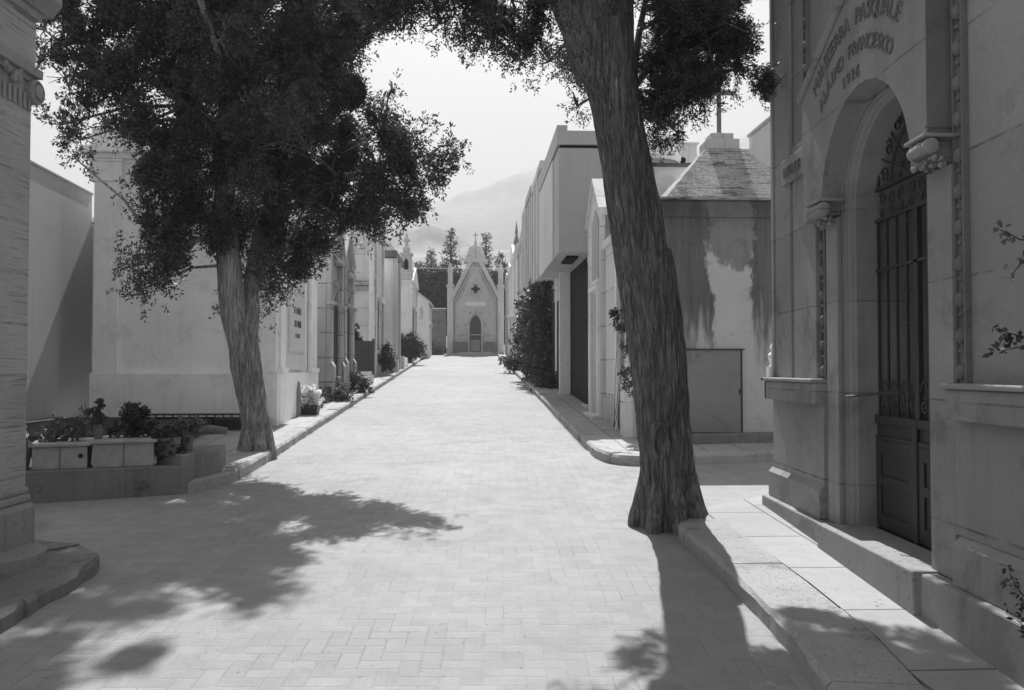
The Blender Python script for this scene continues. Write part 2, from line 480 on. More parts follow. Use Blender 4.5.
sc.view_settings.view_transform = 'Standard'; sc.view_settings.look = 'None'
sc.view_settings.gamma = 1.0; sc.view_settings.use_curve_mapping = False
sc.view_settings.exposure = 1.15

# ------------------------------------------------------------------ ground
def sheet(us, ws, dz, extra=None):
    mb = MB(); o = 0
    for w in ws:
        for u in us: mb.v.append((u, w, gz(w)+dz))
    nu = len(us)
    for j in range(len(ws)-1):
        for i in range(nu-1):
            mb.f.append((j*nu+i, j*nu+i+1, (j+1)*nu+i+1, (j+1)*nu+i))
    return mb
structure('ground', sheet([-2300, -200, -30, 30, 200, 2300], [-350, -60, -20, 0, 20, 40, 60, 100, 400, 1900], -0.03), M['earth'])
structure('road', sheet([-14, -6, 0, 6, 14], [-8, 0, 10, 20, 30, 40, 50, 60], 0.0), M['road'])

def slab_poly(poly, h, top=True):
    """poly in street frame (ccw); top follows slope"""
    n = len(poly); mb = MB()
    vs = [(u, w, gz(w)-0.2) for u, w in poly] + [(u, w, gz(w)+h) for u, w in poly]
    mb.add(vs, [tuple(range(n, 2*n))] + [(i, (i+1) % n, n+(i+1) % n, n+i) for i in range(n)])
    return mb
def kerb_run(path, h, wd, stone=0.95, side=1, gap=0.004, jit=0.006):
    """kerb stones along a path; inner side = side*left normal"""
    mb = MB(); rnd = random.Random(3)
    pts = [Vector((p[0], p[1])) for p in path]
    # resample
    segs = []; L = 0
    for i in range(len(pts)-1): segs.append((pts[i], pts[i+1], L)); L += (pts[i+1]-pts[i]).length
    def at(d):
        for a, b, l0 in segs:
            l = (b-a).length
            if d <= l0+l+1e-6: return a+(b-a)*((d-l0)/l), (b-a).normalized()
        return segs[-1][1], (segs[-1][1]-segs[-1][0]).normalized()
    d = 0.0
    while d < L-0.05:
        e = min(L, d+stone*(0.75+0.5*rnd.random()))
        k = max(2, int((e-d)/0.12)+1); ring = []
        hh = h + rnd.uniform(-jit, jit)
        for i in range(k):
            q = d+gap+(e-d-2*gap)*i/(k-1); p, t = at(q)
            nrm = Vector((-t.y, t.x))*side
            wob = rnd.uniform(-jit, jit)
            o = p + nrm*wob*1.4; inn = p + nrm*wd
            z = gz(p.y); zi = gz(inn.y)
            o2 = p + nrm*(0.022+rnd.uniform(-.004, .004)); 
            ring.append([(o.x, o.y, z-0.15), (o.x, o.y, z+hh-0.03+rnd.uniform(-.004,.004)), (o2.x, o2.y, z+hh+rnd.uniform(-.005, .003)), (inn.x, inn.y, zi+hh-0.003), (inn.x, inn.y, zi-0.15)])
        base = len(mb.v)
        for r_ in ring: mb.v += r_
        for i in range(k-1):
            for j in range(4):
                mb.f.append((base+i*5+j, base+i*5+j+1, base+(i+1)*5+j+1, base+(i+1)*5+j))
        mb.f.append(tuple(base+j for j in range(5))); mb.f.append(tuple(base+(k-1)*5+j for j in range(5))[::-1])
        d = e
    return mb

KH = 0.12
# left pavement: outer line rounded towards the side lane
Lk = [(-2.41, 54), (-2.41, 12.3), (-2.40, 11.0), (-2.40, 10.1), (-2.42, 9.6), (-2.46, 9.2), (-2.60, 8.85), (-2.74, 8.68)]
Lin = [(-2.60, 54), (-2.60, 12.3), (-2.59, 11.0), (-2.59, 10.1), (-2.61, 9.6), (-2.66, 9.3), (-2.76, 9.0), (-2.88, 8.86)]
structure('pavement_left', slab_poly(Lin + [(-9, 8.86), (-9, 54)], KH-0.006), M['slab'])
structure('kerb_left', kerb_run(Lk[::-1], KH, 0.2, side=1), M['kerb'])
Rk = [(9, 11.35), (5, 10.75), (3, 10.36), (2.3, 10.22), (1.95, 10.18), (1.75, 10.24), (1.62, 10.40), (1.545, 10.7), (1.524, 11.1), (1.524, 54)]
Rin = [(9, 11.53), (5, 10.93), (3, 10.54), (2.3, 10.41), (1.98, 10.37), (1.86, 10.42), (1.78, 10.55), (1.73, 10.8), (1.715, 11.1), (1.715, 54)]
structure('pavement_right', slab_poly([(9, 54)] + Rin, KH-0.006), M['slab'])
structure('kerb_right', kerb_run(Rk, KH, 0.19, side=-1), M['kerb'])
# near right pavement in front of the big tomb
def W(X, Y): return w2s(X, Y)
NR = [W(1.30, 1.0), W(1.32, 3.7), W(1.37, 4.3), W(1.35, 5.2), W(1.31, 6.0), W(1.25, 6.62), W(1.30, 6.95), W(1.45, 7.2), W(1.75, 7.5), W(2.35, 8.0), W(3.6, 8.7), W(9, 10.0)]
NRin = [W(1.30+.4, 1.0), W(1.72, 3.7), W(1.77, 4.3), W(1.75, 5.2), W(1.70, 6.0), W(1.62, 6.80), W(1.31, 6.96), W(1.45, 7.2), W(1.75, 7.5), W(2.35, 8.0), W(3.6, 8.7), W(9, 10.0)]
structure('pavement_near_right', slab_poly([W(9, 1.0)] + NRin[::-1] if False else NRin[::-1] + [W(9, 1.0)][::-1], 0.107), M['slab'])
structure('kerb_near_right', kerb_run(NR[:7], 0.115, 0.385, stone=1.0, side=-1, jit=0.006), M['kerb'])
NL = [W(-2.64, 0.5), W(-2.66, 3), W(-2.67, 4.6), W(-2.66, 5.72), W(-2.74, 5.9), W(-2.95, 6.08), W(-3.5, 6.25), W(-9, 6.6)]
NLin = [W(-3.0, 0.5), W(-3.01, 3), W(-3.02, 4.6), W(-3.02, 5.6), W(-3.06, 5.72), W(-3.14, 5.8), W(-3.52, 5.93), W(-9, 6.3)]
structure('pavement_near_left', slab_poly(NLin + [W(-9, .5)], 0.097), M['concrete'])
structure('kerb_near_left', kerb_run(NL, 0.105, 0.34, stone=1.1, side=1, jit=0.012), M['concrete'])

# leaf litter and grit on the paving
def litter():
    vs = []
    for _ in range(900):
        u = random.uniform(-5, 3.5); w = 3.2 + 16*random.random()**1.6
        if -2.4 > u and w > 8: continue
        s = random.uniform(.003, .008)*(1.5 if random.random() < .05 else 1)*(.5 + .5*min(1, w/7)); a = random.uniform(0, 6.28)
        near = (u > 1.35+w*0.03 and w < 7.4)
        z = gz(w) + (0.124 if (near or (u > 1.5 and w > 10.3)) else 0.006)
        q = []
        for k in range(4):
            rr = s*random.uniform(.5, 1.2); t = a+k*1.57
            q.append((u+rr*math.cos(t), w+rr*math.sin(t)*1.2, z+random.uniform(0, .003)))
        vs.append(q)
    me = quads_mesh('fallen_leaves', np.array(vs), 4); me.materials.append(M['stem'])
    o = bpy.data.objects.new('fallen_leaves', me); COL.objects.link(o); o.rotation_euler = (0, 0, TH)
    tag(o, 'tiny dry leaf scraps scattered over the pale brick road', 'leaf litter', kind='stuff')
litter()

# ------------------------------------------------------------------ hills
def hill(name, Y0, Y1, prof, seed):
    """prof: (px, py) of the ridge line at distance Y1"""
    mb = MB(); nx, ny = 520, 26
    pxs = [p[0] for p in prof]; pys = [p[1] for p in prof]
    for j in range(ny):
        t = j/(ny-1)
        Y = Y0 + (Y1-Y0)*(t if t < .8 else t)
        for i in range(nx):
            px = -500 + 2000*i/(nx-1)
            pr = np.interp(px, pxs, pys)
            top = EYE + ray(512, pr)[1]*Y1
            X = (px-512)/F*Y1
            s = math.sin(min(1, t/0.8)*math.pi/2)**0.9 if t <= .8 else math.cos((t-.8)/.2*math.pi/2*.5)
            nz = noise.fractal(Vector((X*0.012+seed, Y*0.012, 0)), .8, 2.1, 7)
            mb.v.append((X, Y, max(-2, (top-2.5)*s + 2.5 + nz*13*s)))
    for j in range(ny-1):
        for i in range(nx-1):
            mb.f.append((j*nx+i, j*nx+i+1, (j+1)*nx+i+1, (j+1)*nx+i))
    structure(name, mb, M['hill'], street=False, smooth=True)
hill('hills', 600, 1350, [(-900, 262), (250, 240), (381, 238), (417, 236), (457, 230), (492, 216), (522, 204), (600, 188), (700, 180), (1900, 250)], 3)
hill('lower_hills', 250, 430, [(-900, 290), (350, 268), (400, 262), (450, 256), (500, 263), (560, 250), (1900, 290)], 9)

# haze
hb = MB().box(-2400, 2400, -400, 2000, -6, 300)
hz = structure('haze', hb, M['dark'], street=False, kind='stuff')
hm = bpy.data.materials.new('haze_air'); hm.use_nodes = True
ht = hm.node_tree; ht.nodes.remove(ht.nodes['Principled BSDF'])
pv = ht.nodes.new('ShaderNodeVolumePrincipled'); pv.inputs['Density'].default_value = 0.0013
pv.inputs['Color'].default_value = (0.95, 0.95, 0.95, 1); pv.inputs['Anisotropy'].default_value = 0.0
ht.links.new(pv.outputs[0], ht.nodes['Material Output'].inputs['Volume'])
hz.data.materials.clear(); hz.data.materials.append(hm)

# ------------------------------------------------------------------ generic tomb
def tomb(name, label, u0, u1, w0, w1, zt, wallm, side, trim=None, cornice=0.10, ch=0.16, plinth=0.5, door=None,
         gable=0.0, roofm=None, cat='mausoleum', group=None, windows=(), pil=False, parapet=0.0):
    """side=+1: street on the +u face (left row); -1: street on the -u face (right row)"""
    trim = trim or wallm
    zb = gz(w0)-0.3; zg = gz(w0)+KH
    t = Thing(name, label, cat, ((u0+u1)/2, (w0+w1)/2, gz(w0)), group=group)
    t.part('wall', MB().box(u0, u1, w0, w1, zb, zt), wallm)
    e = 0.035
    if plinth: t.part('plinth', MB().box(u0-e, u1+e, w0-e, w1+e, zb-.02, zg+plinth), trim, bevel=0.015)
    f = u1 if side > 0 else u0
    c = cornice
    mb = MB()
    mb.box(u0-c*.5, u1+c*.5, w0-c*.5, w1+c*.5, zt-ch*1.0, zt-ch*.45)
    mb.box(u0-c, u1+c, w0-c, w1+c, zt-ch*.45+.001, zt+.02)
    if parapet: mb.box(u0-.02, u1+.02, w0-.02, w1+.02, zt+.021, zt+parapet)
    t.part('cornice', mb, trim, bevel=0.01)
    if gable:
        wc = (w0+w1)/2
        p = [(w0-c, zt+.022), (w1+c, zt+.022), (wc, zt+gable)]
        t.part('roof', MB().prism([(a, b) for a, b in p], 'x', u0-c, u1+c), roofm or trim)
    def on_face(a, b, z0, z1, d0, d1):
        x0, x1 = sorted((f+side*d0, f+side*d1)); return (x0, x1, a, b, z0, z1)
    if pil:
        for k, (a, b) in enumerate(((w0, w0+.22), (w1-.22, w1))):
            m_ = MB().box(*on_face(a, b, zg+plinth, zt-ch, 0.002, .06)); m_.box(*on_face(a-.03, b+.03, zt-ch-.16, zt-ch-.002, .002, .1))
            m_.box(*on_face(a-.02, b+.02, zg+plinth-.01, zg+plinth+.1, .004, .09))
            t.part('pilaster', m_, trim, bevel=.008)
    if door:
        a, b, h, dm = door
        fr = MB()
        fr.box(*on_face(a-.14, a, zg+.06, zg+h, .04, .12)); fr.box(*on_face(b, b+.14, zg+.06, zg+h, .04, .12))
        fr.box(*on_face(a-.18, b+.18, zg+h+.001, zg+h+.18, .04, .15)); fr.box(*on_face(a-.2, b+.2, zg-.1, zg+.058, .04, .22))
        t.part('door_frame', fr, trim, bevel=.008)
        dd = MB().box(*on_face(a, b, zg+.06, zg+h, .036, .05))
        d_ = t.part('door', dd, dm)
        br = MB(); k = max(3, int((b-a)/.14))
        for i in range(1, k):
            q = a+(b-a)*i/k; br.box(*on_face(q-.012, q+.012, zg+.7, zg+h-.02, .052, .07))
        br.box(*on_face(a+.03, b-.03, zg+.66, zg+.70, .052, .075))
        t.part('door_bars', br, M['irong'], parent=d_)
    for (a, b, z0, z1) in windows:
        wf = MB()
        wf.box(*on_face(a-.07, a, z0-.05, z1+.07, .002, .07)); wf.box(*on_face(b, b+.07, z0-.05, z1+.07, .002, .07))
        wf.box(*on_face(a, b, z1, z1+.07, .002, .07)); wf.box(*on_face(a-.1, b+.1, z0-.12, z0-.051, .002, .1))
        w_ = t.part('window', wf, trim)
        t.part('pane', MB().box(*on_face(a, b, z0-.05, z1, .001, .02)), M['dark'], parent=w_)
    return t, on_face

# ================================================================== RIGHT BIG TOMB (world frame)
def near_right_tomb():
    X0 = 2.25; yc = 5.33; zs = 2.66; r0 = .65; zb = .54
    YN, YF = 1.6, 7.42
    T = Thing('stone_mausoleum', 'big grey limestone tomb at the right edge with an arched doorway and curved inscription', 'mausoleum', (3.6, 4.5, .2), street=False)
    # front wall with arched opening
    def arch_sheet(mb, X, ya, yb, z0, z1, r, seg=24):
        mb.add([(X, ya, z0), (X, yc-r, z0), (X, yc-r, z1), (X, ya, z1)], [(0, 1, 2, 3)])
        mb.add([(X, yc+r, z0), (X, yb, z0), (X, yb, z1), (X, yc+r, z1)], [(0, 1, 2, 3)])
        for i in range(seg):
            a0 = math.pi*i/seg; a1 = math.pi*(i+1)/seg
            p0 = (X, yc-r*math.cos(a0), zs+r*math.sin(a0)); p1 = (X, yc-r*math.cos(a1), zs+r*math.sin(a1))
            mb.add([p0, p1, (X, p1[1], z1), (X, p0[1], z1)], [(0, 1, 2, 3)])
    w = MB(); arch_sheet(w, X0, YN, YF, -.3, 5.0, r0)
    w.box(X0+.002, 5.2, YF-.3, YF, -.3, 5.0)          # far end wall
    w.box(X0+.002, 5.2, YN, YN+.3, -.3, 5.0)
    w.box(5.2, 5.5, YN, YF, -.3, 5.0)
    w.box(X0, 5.5, YN, YF, 5.002, 5.2)
    T.part('wall', w, M['maus'])
    T.part('floor', MB().box(2.44, 5.2, YN+.3, YF-.3, .3, .545), M['dark']); T.part('added_shade_lining', MB().box(4.6, 4.7, YN+.31, YF-.31, .546, 4.9).box(2.5, 4.59, YF-.36, YF-.31, .546, 4.9), M['dark'])  # dark floor and black sheets added to deepen the shade behind the grille
    # stepped moulded reveal swept round the opening
    prof = [(.65, X0), (.65, X0+.02), (.638, X0+.022), (.634, X0+.01), (.620, X0+.01), (.615, X0+.03), (.605, X0+.045), (.60, X0+.06), (.592, X0+.075), (.585, X0+.62)]
    m = MB(); path = [(-1, zb)] + [(-1, zb+(zs-zb)*k/6) for k in range(1, 6)]
    rows = []
    for k in range(7): rows.append((math.pi, zb+(zs-zb)*k/6))
    for i in range(1, 33): rows.append((math.pi-math.pi*i/32, zs))
    for k in range(1, 7): rows.append((0, zs-(zs-zb)*k/6))
    n = len(prof)
    for a, z in rows:
        for r, X in prof: m.v.append((X, yc+r*math.cos(a)*-1*-1, z+r*math.sin(a)))
    for j in range(len(rows)-1):
        for i in range(n-1):
            m.f.append((j*n+i, j*n+i+1, (j+1)*n+i+1, (j+1)*n+i))
    T.part('arch_moulding', m, M['mausp'])
    # raised hood panel with gable over the arch
    h = MB(); Xh = X0-.13; ya, yb = 4.47, 6.38; rh = .68
    def top(y): return 3.585 + (1-abs(y-5.42)/.96)*.42
    seg = 24; pts = []
    zlow = zs+.0
    R1 = rh
    prev = None
    ys = [ya, yc-R1] ; 
    ring = [(ya, zlow, top(ya)), (yc-R1, zlow, top(yc-R1))]
    for i in range(1, seg): 
        a = math.pi*i/seg; y = yc-R1*math.cos(a); ring.append((y, zs+R1*math.sin(a), top(y)))
    ring += [(yc+R1, zlow, top(yc+R1)), (yb, zlow, top(yb))]
    o = len(h.v)
    for y, z0, z1 in ring:
        h.v += [(Xh, y, z0), (Xh, y, z1), (X0, y, z0), (X0, y, z1)]
    for i in range(len(ring)-1):
        a, b = o+4*i, o+4*(i+1)
        h.f += [(a, b, b+1, a+1), (a+1, b+1, b+3, a+3), (a, a+2, b+2, b)]
    h.f += [(o, o+1, o+3, o+2), (o+4*(len(ring)-1), o+4*(len(ring)-1)+1, o+4*(len(ring)-1)+3, o+4*(len(ring)-1)+2)]
    T.part('hood_panel', h, M['mausp'])
    # gable moulding
    g = MB()
    for (p, q) in (((yb+.03, top(yb)-.02), (5.42, top(5.42)+.02)), ((ya-.03, top(ya)-.02), (5.42, top(5.42)+.02))):
        g.tube([(Xh-.01, p[0], p[1]), (Xh-.01, q[0], q[1])], .028, 8)
    T.part('gable_moulding', g, M['mausp'])
    # capitals
    def capital(y, z, k=1.0):
        c = MB()
        pr = [(.001, -.15), (.036, -.15), (.05, -.142), (.052, -.12), (.04, -.108), (.047, -.095), (.040, -.08), (.052, -.06), (.055, -.02), (.050, .02), (.055, .05), (.04, .065), (.05, .08), (.046, .1), (.001, .1)]
        c.lathe([(a_*k, h_*k) for a_, h_ in pr], (Xh-.015, y, z), 20, 'y')
        c.lathe([(a_*k*.8, h_*k*.8+.12) for a_, h_ in pr], (Xh+.055, y, z-.01), 16, 'y')
        o = T.part('capital', c, M['mausp'], smooth=True)
        q = MB(); rn = random.Random(3)
        for i in range(26):
            q.ball((Xh+.02+rn.uniform(-.045, .05), y+rn.uniform(-.12, .1), z-.065+rn.uniform(-.03, .015)), rn.uniform(.009, .018), 6, 4)
        T.part('carved_leaves', q, M['mausp'], parent=o, smooth=True)
        T.part('capital_slab', MB().box(Xh-.055, X0+.0, y-.14*k, y+.14*k, z+.056*k, z+.08*k), M['mausp'], parent=o, bevel=.006)
    capital(yc+.71, zs+.02, .95); capital(yc-.83, zs+.06, .82)
    # pilasters beside the opening
    p = MB(); p.box(X0-.035, X0-.001, 4.42, yc-.651, zb, zs-.02)
    T.part('pilaster', p, M['mausp'], bevel=.006)
    p = MB(); p.box(X0-.035, X0-.001, yc+.651, yc+.86, zb, zs-.02)
    T.part('pilaster', p, M['mausp'], bevel=.006)
    # return face of the hood, its shade put into a darker stone
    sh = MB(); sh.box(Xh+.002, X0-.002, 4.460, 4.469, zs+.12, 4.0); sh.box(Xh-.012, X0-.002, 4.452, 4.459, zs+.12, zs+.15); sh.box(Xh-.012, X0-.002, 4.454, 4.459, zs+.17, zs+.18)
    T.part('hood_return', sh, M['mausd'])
    # beaded strips
    def beads(y, z0, z1, wd):
        b = MB(); b.box(X0-.012, X0-.001, y-wd, y+wd, z0, z1)
        b.box(X0-.03, X0-.001, y-wd-.022, y-wd-.001, z0, z1); b.box(X0-.03, X0-.001, y+wd+.001, y+wd+.014, z0, z1)
        o = T.part('beaded_strip', b, M['mausd'])
        z = z0+.05; k = 0
        while z < min(z1, 4.3)-.03:
            q = MB()
            if k % 2 == 0: q.ball((X0-.02, y, z), wd*.85, 10, 7, 1.35)
            else: q.ball((X0-.016, y, z), wd*.6, 8, 5, .6)
            z += .105 if k % 2 == 0 else .075; k += 1
            T.part('bead', q, M['mausd'], parent=o, smooth=True)
    beads(4.36, 1.535, 5.0, .036); beads(6.29, 1.535, 2.6, .035); beads(6.62, 3.65, 5.0, .03)
    # ledges, skirting
    for (a, b, nm) in ((6.24, YF+.05, 'f'), (YN, 4.36, 'n')):
        l = MB(); l.box(X0-.11, X0-.001, a, b, 1.35, 1.50); l.box(X0-.135, X0-.001, a, b+.02*(nm == 'f'), 1.502, 1.53)
        if nm == 'f': l.box(X0-.11, X0+.4, YF+.001, b, 1.35, 1.50); l.box(X0-.135, X0+.4, YF+.001, b+.02, 1.502, 1.53)
        T.part('ledge', l, M['mausp'], bevel=.008)
        k = MB(); k.prism([(X0-.08, zb), (X0-.08, zb+.2), (X0-.045, zb+.235), (X0-.001, zb+.235), (X0-.001, zb)], 'y', a-.0, b)
        T.part('skirting', k, M['mausp'])
        d = MB().box(X0-(.045 if nm == 'f' else .033), X0-.001, a, b-.03*(nm == 'f')+(.059 if nm == 'n' else 0), zb+.236, 1.349)
        T.part('dado', d, M['maus'])
    # vertical grooves of the corner pier (raised strips)
    v = MB(); v.box(X0-.03, X0-.001, 7.0, YF, 1.53, 5.0); v.box(X0-.03, X0-.001, 6.42, 6.93, 1.53, 3.35)
    v.box(X0-.045, X0-.001, YF-.02, YF+.045, 1.53, 5.0)
    T.part('corner_pier', v, M['mausp'], bevel=.006)
    # little sign block with lettering
    lb = MB().box(X0-.06, X0-.031, 6.56, 7.12, 3.08, 3.28)
    o = T.part('name_block', lb, M['mausp'], bevel=.006)
    text_part(T, 'IN PACE', o, (X0-.0615, 6.84, 3.13), .11, 'X')
    # carved bracket at the far corner, small urn on the ledge
    c = MB()
    for i in range(16):
        c.ball((X0-.03+random.uniform(-.03, .03), YF+.09+random.uniform(-.05, .05), 4.02+random.uniform(-.13, .1)), random.uniform(.03, .05), 8, 6)
    T.part('carved_bracket', c, M['mausd'], smooth=True)
    c = MB().lathe([(.001, 0), (.04, 0), (.03, .03), (.045, .06), (.05, .1), (.02, .13), (.035, .16), (.015, .2), (.001, .23)], (X0-.02, YF+.08, 1.62), 12)
    c.box(X0-.07, X0+.03, YF+.03, YF+.13, 1.531, 1.62)
    T.part('finial', c, M['white'], smooth=False)
    # base course and door step
    b = MB()
    b.box(X0-.125, X0-.001, YN, YF+.1, -.3, zb-.005)
    T.part('base_course', b, M['mausp'], bevel=.012)
    st = MB().box(X0-.165, X0+.18, yc-.72, yc+.72, -.25, zb+.008)
    T.part('door_step', st, M['trav2'], bevel=.01)
    # ---- door
    Xd = X0+.20; r = .583; z1 = 1.285
    D = T.part('door', MB().box(Xd, Xd+.04, yc-r, yc+r, zb+.009, z1), M['doorm'])
    tr = MB()
    tr.box(Xd-.018, Xd-.001, yc-r, yc+r, z1-.045, z1+.01); tr.box(Xd-.014, Xd-.001, yc-r, yc+r, z1-.15, z1-.125)
    for (a, b2) in ((yc-r+.0, yc-.03), (yc+.03, yc+r)):
        tr.box(Xd-.012, Xd-.001, a, a+.07, zb+.02, z1-.15); tr.box(Xd-.012, Xd-.001, b2-.07, b2, zb+.02, z1-.15)
        tr.box(Xd-.012, Xd-.001, a+.07, b2-.07, zb+.02, zb+.11); tr.box(Xd-.012, Xd-.001, a+.07, b2-.07, z1-.24, z1-.151)
        tr.box(Xd-.012, Xd-.001, a+.07, b2-.07, zb+.30, zb+.36)
    tr.box(Xd-.022, Xd-.001, yc-.029, yc+.029, zb+.01, z1)
    T.part('door_trim', tr, M['doorm'], parent=D, bevel=.004)
    gr = MB(); za, zc = 2.58, 2.79
    ky = [yc-r+.02+(2*r-.04)*i/8 for i in range(9)]
    for i, y in enumerate(ky):
        if i == 4: gr.box(Xd, Xd+.03, y-.028, y+.028, z1, za); continue
        gr.box(Xd+.005, Xd+.02, y-.008, y+.008, z1, za)
    for z in (za, zc): gr.box(Xd-.005, Xd+.03, yc-r, yc+r, z, z+.022)
    gr.box(Xd, Xd+.025, yc-r, yc+r, 2.25, 2.268)
    D2 = T.part('door_grille', gr, M['irong'], parent=D)
    sc_ = MB()
    def spiral(cy, cz, r1, turns=1.6, sgn=1, ph=0):
        pts = []
        for i in range(26):
            t = i/25; a = ph+sgn*t*turns*2*math.pi; rr = r1*(1-.82*t)
            pts.append((Xd+.012, cy+rr*math.cos(a), cz+rr*math.sin(a)))
        sc_.tube(pts, .0075, 5)
    for i in range(8):
        y = (ky[i]+ky[i+1])/2
        spiral(y, (za+zc)/2+.04, .045, 1.5, 1 if i % 2 else -1, i)
        spiral(y, (za+zc)/2-.045, .03, 1.2, -1 if i % 2 else 1, i)
        spiral(y, z1+.09, .05, 1.5, 1 if i % 2 else -1, 1.57)
        pts = [(Xd+.012, ky[i]+(ky[i+1]-ky[i])*t, z1+.12+.12*math.sin(math.pi*t)) for t in [k/10 for k in range(11)]]
        sc_.tube(pts, .006, 5)
    # tympanum
    for rr in (.56, .36): sc_.tube([(Xd+.012, yc+rr*math.cos(a), zc+.0+rr*math.sin(a)) for a in [math.pi*k/24 for k in range(25)]], .011, 6)
    for k in range(1, 8):
        a = math.pi*k/8; sc_.tube([(Xd+.012, yc+.12*math.cos(a), zc+.12*math.sin(a)), (Xd+.012, yc+.55*math.cos(a), zc+.55*math.sin(a))], .007, 5)
        spiral(yc+.46*math.cos(a-.2), zc+.46*math.sin(a-.2), .055, 1.4, 1, a)
        spiral(yc+.22*math.cos(a-.2), zc+.22*math.sin(a-.2), .035, 1.2, -1, a)
    T.part('scrollwork', sc_, M['irong'], parent=D)
    # twisted bar
    tw = MB()
    for k in range(36):
        z = z1+.1+k*.035; tw.ball((Xd+.012, ky[5], z), .016, 6, 4, 1.0)
    T.part('twisted_bar', tw, M['irong'], parent=D)
    T.part('latch_bar', MB().tube([(Xd-.27, yc+.42, 1.42), (Xd-.03, yc+.15, 1.46)], .008, 6), M['iron'], parent=D)
    # inscription on the arc
    arc_text(T, 'MINZERRA PASQUALE', 1.06, Xh-.001, 5.42, 2.66, .145, 76)
    arc_text(T, 'ALAIMO FRANCESCO', .88, Xh-.001, 5.42, 2.66, .125, 76)
    arc_text(T, '1926', .735, Xh-.001, 5.42, 2.66, .10, 22, off=2)
    # side: offering inside
    return T

def glyph(ch, size):
    cu = bpy.data.curves.new('t', 'FONT'); cu.body = ch; cu.size = size; cu.extrude = .011; cu.align_x = 'CENTER'
    ob = bpy.data.objects.new('t', cu); COL.objects.link(ob)
    bpy.context.view_layer.update()
    me = bpy.data.meshes.new_from_object(ob.evaluated_get(bpy.context.evaluated_depsgraph_get()))
    v = [tuple(x.co) for x in me.vertices]; f = [tuple(p.vertices) for p in me.polygons]
    bpy.data.objects.remove(ob); bpy.data.curves.remove(cu); bpy.data.meshes.remove(me)
    return v, f
def arc_text(T, s, rad, X, yc, zc, size, span, off=0):
    """letters on a wall whose outward normal is -X; reading direction is -Y"""
    mb = MB(); n = len(s)
    for i, ch in enumerate(s):
        if ch == ' ': continue
        a = R(90 + off + span/2 - span*(i+.5)/n)     # angle in (reading axis, z)
        v, f = glyph(ch, size)
        ca, sa = math.cos(a-math.pi/2), math.sin(a-math.pi/2)
        cx, cz = rad*math.cos(a), rad*math.sin(a)
        vv = []
        for x, y, z in v:
            xr = x*ca - y*sa + cx; zr = x*sa + y*ca + cz
            vv.append((X - z*1.0, yc - xr, zc + zr))
        mb.add(vv, f)
    T.part('inscription', mb, M['lettercut'])
def text_part(T, s, parent, pos, size, face, m=None):
    v, f = glyph(s, size); mb = MB()
    if face == 'X': vv = [(pos[0]-z, pos[1]-x, pos[2]+y) for x, y, z in v]
    elif face == 'x': vv = [(pos[0]+z, pos[1]+x, pos[2]+y) for x, y, z in v]
    mb.add(vv, f); return T.part('lettering', mb, m or M['lettercut'], parent=parent)
near_right_tomb()

# flowers standing inside the grille
def plant_leaves(T, name, blobs, dens, m, per=9, slen=.09, ll=.05, lw=.016, sub=.05, droop=.2, spread=.8, parent=None):
    P, D = blob_points(blobs, dens, sub, 1.6, 30)
    return put_leaves(T, name, leaves(P, D, per, slen, ll, lw, spread, droop), m, parent)

